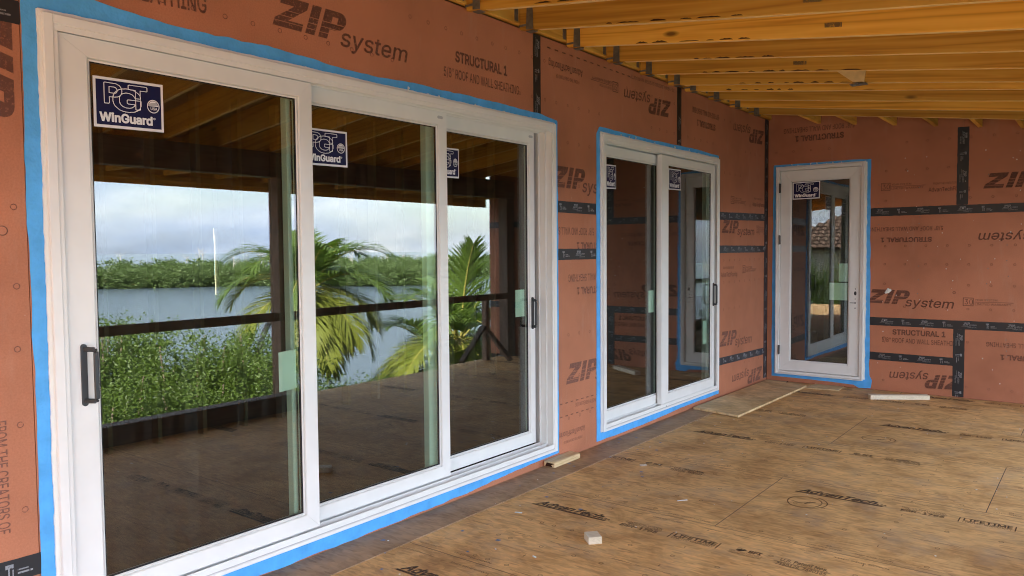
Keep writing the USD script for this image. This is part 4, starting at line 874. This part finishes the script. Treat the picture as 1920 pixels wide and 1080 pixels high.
def frond(base, az, el, L, droop, m, seed, nl=58, llen=0.58, hang=0.55, twist=0.0):
    """A feather palm leaf: arching rib with two rows of narrow folded leaflets that hang towards their tips."""
    rg = np.random.default_rng(seed); n = 22; pts = [np.array(base, float)]; e = el
    for i in range(n - 1):
        t = i / (n - 1); e = el - droop * t ** 1.4
        pts.append(pts[-1] + L / n * np.array([math.cos(az) * math.cos(e), math.sin(az) * math.cos(e), math.sin(e)]))
    c = np.array(pts); tg = np.gradient(c, axis=0); tg /= np.linalg.norm(tg, axis=1, keepdims=True)
    side = np.cross(tg, [0, 0, 1.0]); side /= np.linalg.norm(side, axis=1, keepdims=True) + 1e-9; upv = np.cross(side, tg)
    rib = tube(c, np.linspace(0.022, 0.004, n), 5)
    vs, fs, k = [], [], 0
    for i in range(nl):
        t = 0.14 + 0.86 * i / (nl - 1); x = t * (n - 1); j = min(n - 2, int(x)); f = x - j
        p = c[j] * (1 - f) + c[j + 1] * f
        ln = llen * (0.35 + 0.95 * math.sin(math.pi * min(1, t * 0.93 + 0.05)) ** 0.7) * rg.uniform(0.85, 1.1)
        for s in (-1, 1):
            d = side[j] * s * (1.0 - 0.45 * t) + tg[j] * (0.55 + 0.5 * t) + upv[j] * (0.30 - 0.2 * t) + rg.normal(size=3) * 0.07; d /= np.linalg.norm(d)
            q = [p]; dd = d.copy()
            for w in range(3):
                q.append(q[-1] + dd * ln / 3); dd = dd + np.array([0, 0, -hang * (w + 1) * 0.33]); dd /= np.linalg.norm(dd)
            wv = np.cross(d, upv[j]); wv /= np.linalg.norm(wv) + 1e-9
            wd_ = [0.013, 0.021, 0.015, 0.001]
            for a_, b_ in zip(q, wd_): vs += [a_ + wv * b_, a_ - wv * b_]
            for w in range(3): fs += [[k + 2 * w, k + 2 * w + 1, k + 2 * w + 3], [k + 2 * w, k + 2 * w + 3, k + 2 * w + 2]]
            k += 8
    return rib, trimesh.Trimesh(np.array(vs), np.array(fs), process=False)
def palm(loc, ztop, lean, specs, label, seed):
    t = thing('palm_tree', label, 'palm', loc)
    n = 16; s = np.linspace(0, 1, n); top_ = np.array([lean[0], lean[1], ztop - loc[2]])
    c = np.column_stack([top_[0] * s ** 1.6, top_[1] * s ** 1.6, top_[2] * s])
    obj('trunk', tube(c, 0.13 - 0.04 * s + 0.012 * (np.arange(n) % 2), 10), 'bark', t)
    for i, (az, el, L, dr, m, hg) in enumerate(specs):
        rib, lv = frond(c[-1] + [0.06 * math.cos(az), 0.06 * math.sin(az), 0.02 * (i % 3)], az, el, L, dr, m, seed + i, hang=hg)
        f = obj('frond', lv, m, t); obj('rib', rib, 'palm_rib', f)
    return t
g_, y_, d_ = 'palm_green', 'palm_yellow', 'palm_dry'
R_ = math.radians
sp = [(R_(a), R_(e), L, R_(dr), m, h) for a, e, L, dr, m, h in (
    (20, 75, 2.4, 70, g_, .4), (80, 62, 2.6, 95, g_, .5), (140, 60, 2.6, 95, g_, .5), (200, 66, 2.5, 90, g_, .5), (255, 55, 2.7, 100, g_, .55), (310, 60, 2.6, 100, g_, .5), (350, 50, 2.6, 100, g_, .5),
    (55, 35, 2.7, 95, g_, .6), (110, 30, 2.7, 100, g_, .6), (165, 34, 2.7, 95, g_, .6), (230, 30, 2.7, 95, g_, .6), (285, 32, 2.7, 95, g_, .6), (330, 28, 2.6, 95, y_, .6),
    (95, 5, 2.6, 85, y_, .7), (135, -5, 2.4, 75, y_, .8), (180, -10, 2.4, 70, y_, .8), (215, -5, 2.4, 75, y_, .8), (270, 0, 2.5, 80, y_, .7), (40, 0, 2.5, 80, y_, .7), (300, -30, 2.0, 50, d_, .9), (150, -42, 2.0, 42, d_, .9), (75, -35, 2.1, 45, d_, .9), (240, -45, 2.3, 40, y_, .9), (190, -48, 2.5, 38, y_, .9), (120, -25, 2.6, 60, y_, .8), (205, -20, 2.7, 62, y_, .8))]
sp = [(a, e, L * 0.80, d, m, h) for a, e, L, d, m, h in sp]
palm((9.9, 9.9, LZ), 0.80, (0.1, 0.45), sp, 'yellow-green coconut palm with drooping fronds beyond the middle porch post', 300)
sp2 = [(R_(a), R_(e), L, R_(dr), m, h) for a, e, L, dr, m, h in (
    (200, 84, 2.6, 25, g_, .3), (120, 72, 2.6, 70, g_, .4), (20, 70, 2.5, 80, g_, .4), (270, 66, 2.6, 90, g_, .5), (320, 60, 2.5, 90, g_, .5), (160, 48, 2.7, 95, g_, .5), (210, 40, 2.7, 95, g_, .6), (245, 45, 2.6, 95, g_, .6), (80, 40, 2.6, 95, g_, .6),
    (180, 15, 2.7, 85, g_, .6), (225, 10, 2.7, 85, y_, .6), (265, 12, 2.8, 85, y_, .6), (140, 8, 2.6, 80, y_, .7), (300, 5, 2.6, 80, y_, .7), (200, -15, 2.5, 65, g_, .8), (250, -18, 2.4, 65, y_, .8), (170, -30, 2.2, 50, y_, .8), (60, 0, 2.5, 80, g_, .7))]
sp2 = [(a, e, L * 0.82, d, m, h) for a, e, L, d, m, h in sp2]
palm((7.0, 11.7, LZ), -0.22, (0.0, 0.2), sp2, 'second coconut palm with an upright spear close to the porch corner', 340)
palm((9.0, 13.6, LZ), -1.0, (0.2, -0.1), sp2[3:], 'lower coconut palm behind the one at the porch corner', 380)

# far mangrove shore: bushy clumps set by an instancer, thick at the water's edge
mang = UsdGeom.PointInstancer.Define(stage, '/World/mangrove_thicket')
data(mang.GetPrim(), 'low green mangrove thicket along the far side of the lagoon', 'mangrove', None, 'stuff')
for k in range(4):
    rg = np.random.default_rng(400 + k); n = 60; cl = rg.normal(size=(n, 3)) * [1.25, 1.25, 0.9] + [0, 0, 2.6]; cl[:, 2] = np.clip(cl[:, 2], 0.3, 4.3)
    skirt = np.column_stack([rg.normal(size=(16, 2)) * 1.6, rg.uniform(0.2, 1.4, 16)]); cl = np.vstack([cl, skirt])
    pos = np.repeat(cl, 26, 0) + rg.normal(size=(len(cl) * 26, 3)) * [0.42, 0.42, 0.36]
    usdkit.mesh(stage, f'/World/mangrove_thicket/clump_{k:03d}', leaf_mesh(pos, 0.42, rg, 0.6), M['mangrove_leaf'])
mang.CreatePrototypesRel().SetTargets([Sdf.Path(f'/World/mangrove_thicket/clump_{k:03d}') for k in range(4)])
rg = np.random.default_rng(410); pts = []
edge_ln = LineString(isl[:-2]); 
for dd, step in ((1.5, 2.2), (4.5, 3.0), (9, 3.6), (15, 4.2), (24, 5.0), (36, 6.0), (52, 7.0), (75, 9.0), (105, 11.0)):
    for s in np.arange(0, edge_ln.length, step):
        p = edge_ln.interpolate(s); p2 = edge_ln.interpolate(min(s + 2, edge_ln.length)); tx, ty = p2.x - p.x, p2.y - p.y; L = math.hypot(tx, ty) + 1e-9
        pts.append((p.x + ty / L * dd + rg.normal() * step * 0.3, p.y - tx / L * dd + rg.normal() * step * .3, dd))
pts = np.array(pts); keep = np.array([island.contains(Point(a, b)) for a, b, _ in pts]); pts = pts[keep]; n = len(pts)
sc3 = rg.uniform(0.78, 1.12, n) * (1 + 0.15 * np.sin(pts[:, 1] * 0.11) + 0.13 * np.sin(pts[:, 1] * 0.37 + pts[:, 0] * 0.2)) * np.where(pts[:, 2] < 3, 0.72, 0.86)
mang.CreatePositionsAttr(Vt.Vec3fArray.FromNumpy(np.column_stack([pts[:, :2], np.full(n, WZ + 0.1)]).astype(np.float32)))
an = rg.uniform(0, 2 * np.pi, n)
mang.CreateOrientationsAttr(Vt.QuathArray([Gf.Quath(float(math.cos(a / 2)), 0, 0, float(math.sin(a / 2))) for a in an]))
mang.CreateScalesAttr(Vt.Vec3fArray.FromNumpy(np.column_stack([sc3 * 1.15, sc3 * 1.15, sc3]).astype(np.float32)))
mang.CreateProtoIndicesAttr(Vt.IntArray.FromNumpy(rg.integers(0, 4, n).astype(np.int32)))
def snag_mesh(seed):
    rg = np.random.default_rng(seed); H = 6.2; c = np.array([[0, 0, 0], [0.1, 0.05, 2.5], [0.25, 0.0, 4.4], [0.2, 0.15, H]]); out = [tube(c, [0.13, 0.10, 0.07, 0.03], 5)]
    for k in range(7):
        z = rg.uniform(3.2, 5.8); a = rg.uniform(0, 6.28); L = rg.uniform(0.8, 1.7); p = np.array([0.2, 0.05, z])
        out.append(tube([p, p + [L * .5 * math.cos(a), L * .5 * math.sin(a), L * .35], p + [L * math.cos(a + .2), L * math.sin(a + .2), L * .9]], [0.055, 0.04, 0.02], 4))
    return trimesh.util.concatenate(out)
rg = np.random.default_rng(77); s0 = None
for k in range(34):
    while True:
        a, b = rg.uniform(125, 200), rg.uniform(40, 200)
        if island.contains(Point(a, b)): break
    if k == 0:
        s0 = thing('dead_tree', 'bare grey snag standing above the far mangrove', 'dead tree', (a, b, WZ + 0.2), 0.0, 'bare snags above the far mangrove'); obj('trunk', snag_mesh(5), 'snag', s0)
    else:
        copy_of(s0, 'dead_tree', (a, b, WZ + 0.2), rg.uniform(0, 6.28), (1, 1, float(rg.uniform(0.75, 1.12))), 'bare grey snag standing above the far mangrove', 'dead tree', 'bare snags above the far mangrove')

# ============================================================ NEIGHBOUR'S HOUSE, seen twice mirrored in the hinged door
nb = thing('tiled_house', 'neighbouring house with a brown clay tile roof past the open porch end', 'house', (3.2, -22.0, LZ))
obj('wall', cbox(-8, 5.4, -6, 5.4, 0, 5.9, 0.02), 'stucco', nb)
for k in range(17):   # courses of barrel tiles up the slope that faces the porch
    z0, y0 = 5.98 + 0.16 * k, 6.05 - 0.32 * k; inset = 0.32 * k
    xs = np.arange(-8.6 + inset, 6.05 - inset, 0.06); v = []
    for x in xs:
        h = 0.055 * abs(math.sin(math.pi * x / 0.30)); v += [(x, y0, z0 + h), (x, y0 - 0.40, z0 + 0.16 + h)]
    v = np.array(v); f = []
    for i in range(len(xs) - 1): f += [[2 * i, 2 * i + 2, 2 * i + 1], [2 * i + 1, 2 * i + 2, 2 * i + 3]]
    v2 = v - [0, 0, 0.03]; f = f + [[len(v) + a, len(v) + c, len(v) + b] for a, b, c in f] + [[2 * i, len(v) + 2 * i, 2 * i + 2] for i in range(len(xs) - 1)] + [[2 * i + 2, len(v) + 2 * i, len(v) + 2 * i + 2] for i in range(len(xs) - 1)]
    obj('tile_course', trimesh.Trimesh(np.vstack([v, v2]), np.array(f), process=False), 'clay_tile', nb)
obj('roof_core', trimesh.convex.convex_hull(np.array([(-8.6, 6.0, 5.9), (6.0, 6.0, 5.9), (6.0, -7, 5.9), (-8.6, -7, 5.9), (-2.1, -0.5, 9.1), (-0.5, -0.5, 9.1)])), 'clay_tile', nb)
for k, (x, y, s, rz) in enumerate(((4.6, -9.5, 1.02, 0.3), (6.4, -10.5, 1.0, 1.3), (2.6, -9.0, 0.98, 2.3), (8.4, -11.5, 1.12, 3.1), (1.0, -10, 0.95, 4.0), (5.4, -8.0, 0.85, 5.0), (5.0, -11.6, 1.28, 0.8), (6.6, -13.0, 1.12, 2.0))):
    copy_of(protos[k % 3], 'garden_bush', (x, y, LZ), rz, (1.25, 1.25, s), 'leafy green bush in the garden before the tiled house', 'bush', 'bushes before the tiled house')
copy_of(protos[1], 'garden_bush', (-9.2, 8.0, LZ), 0.7, (1.3, 1.3, 1.05), 'leafy green bush on the far side of the house', 'bush')
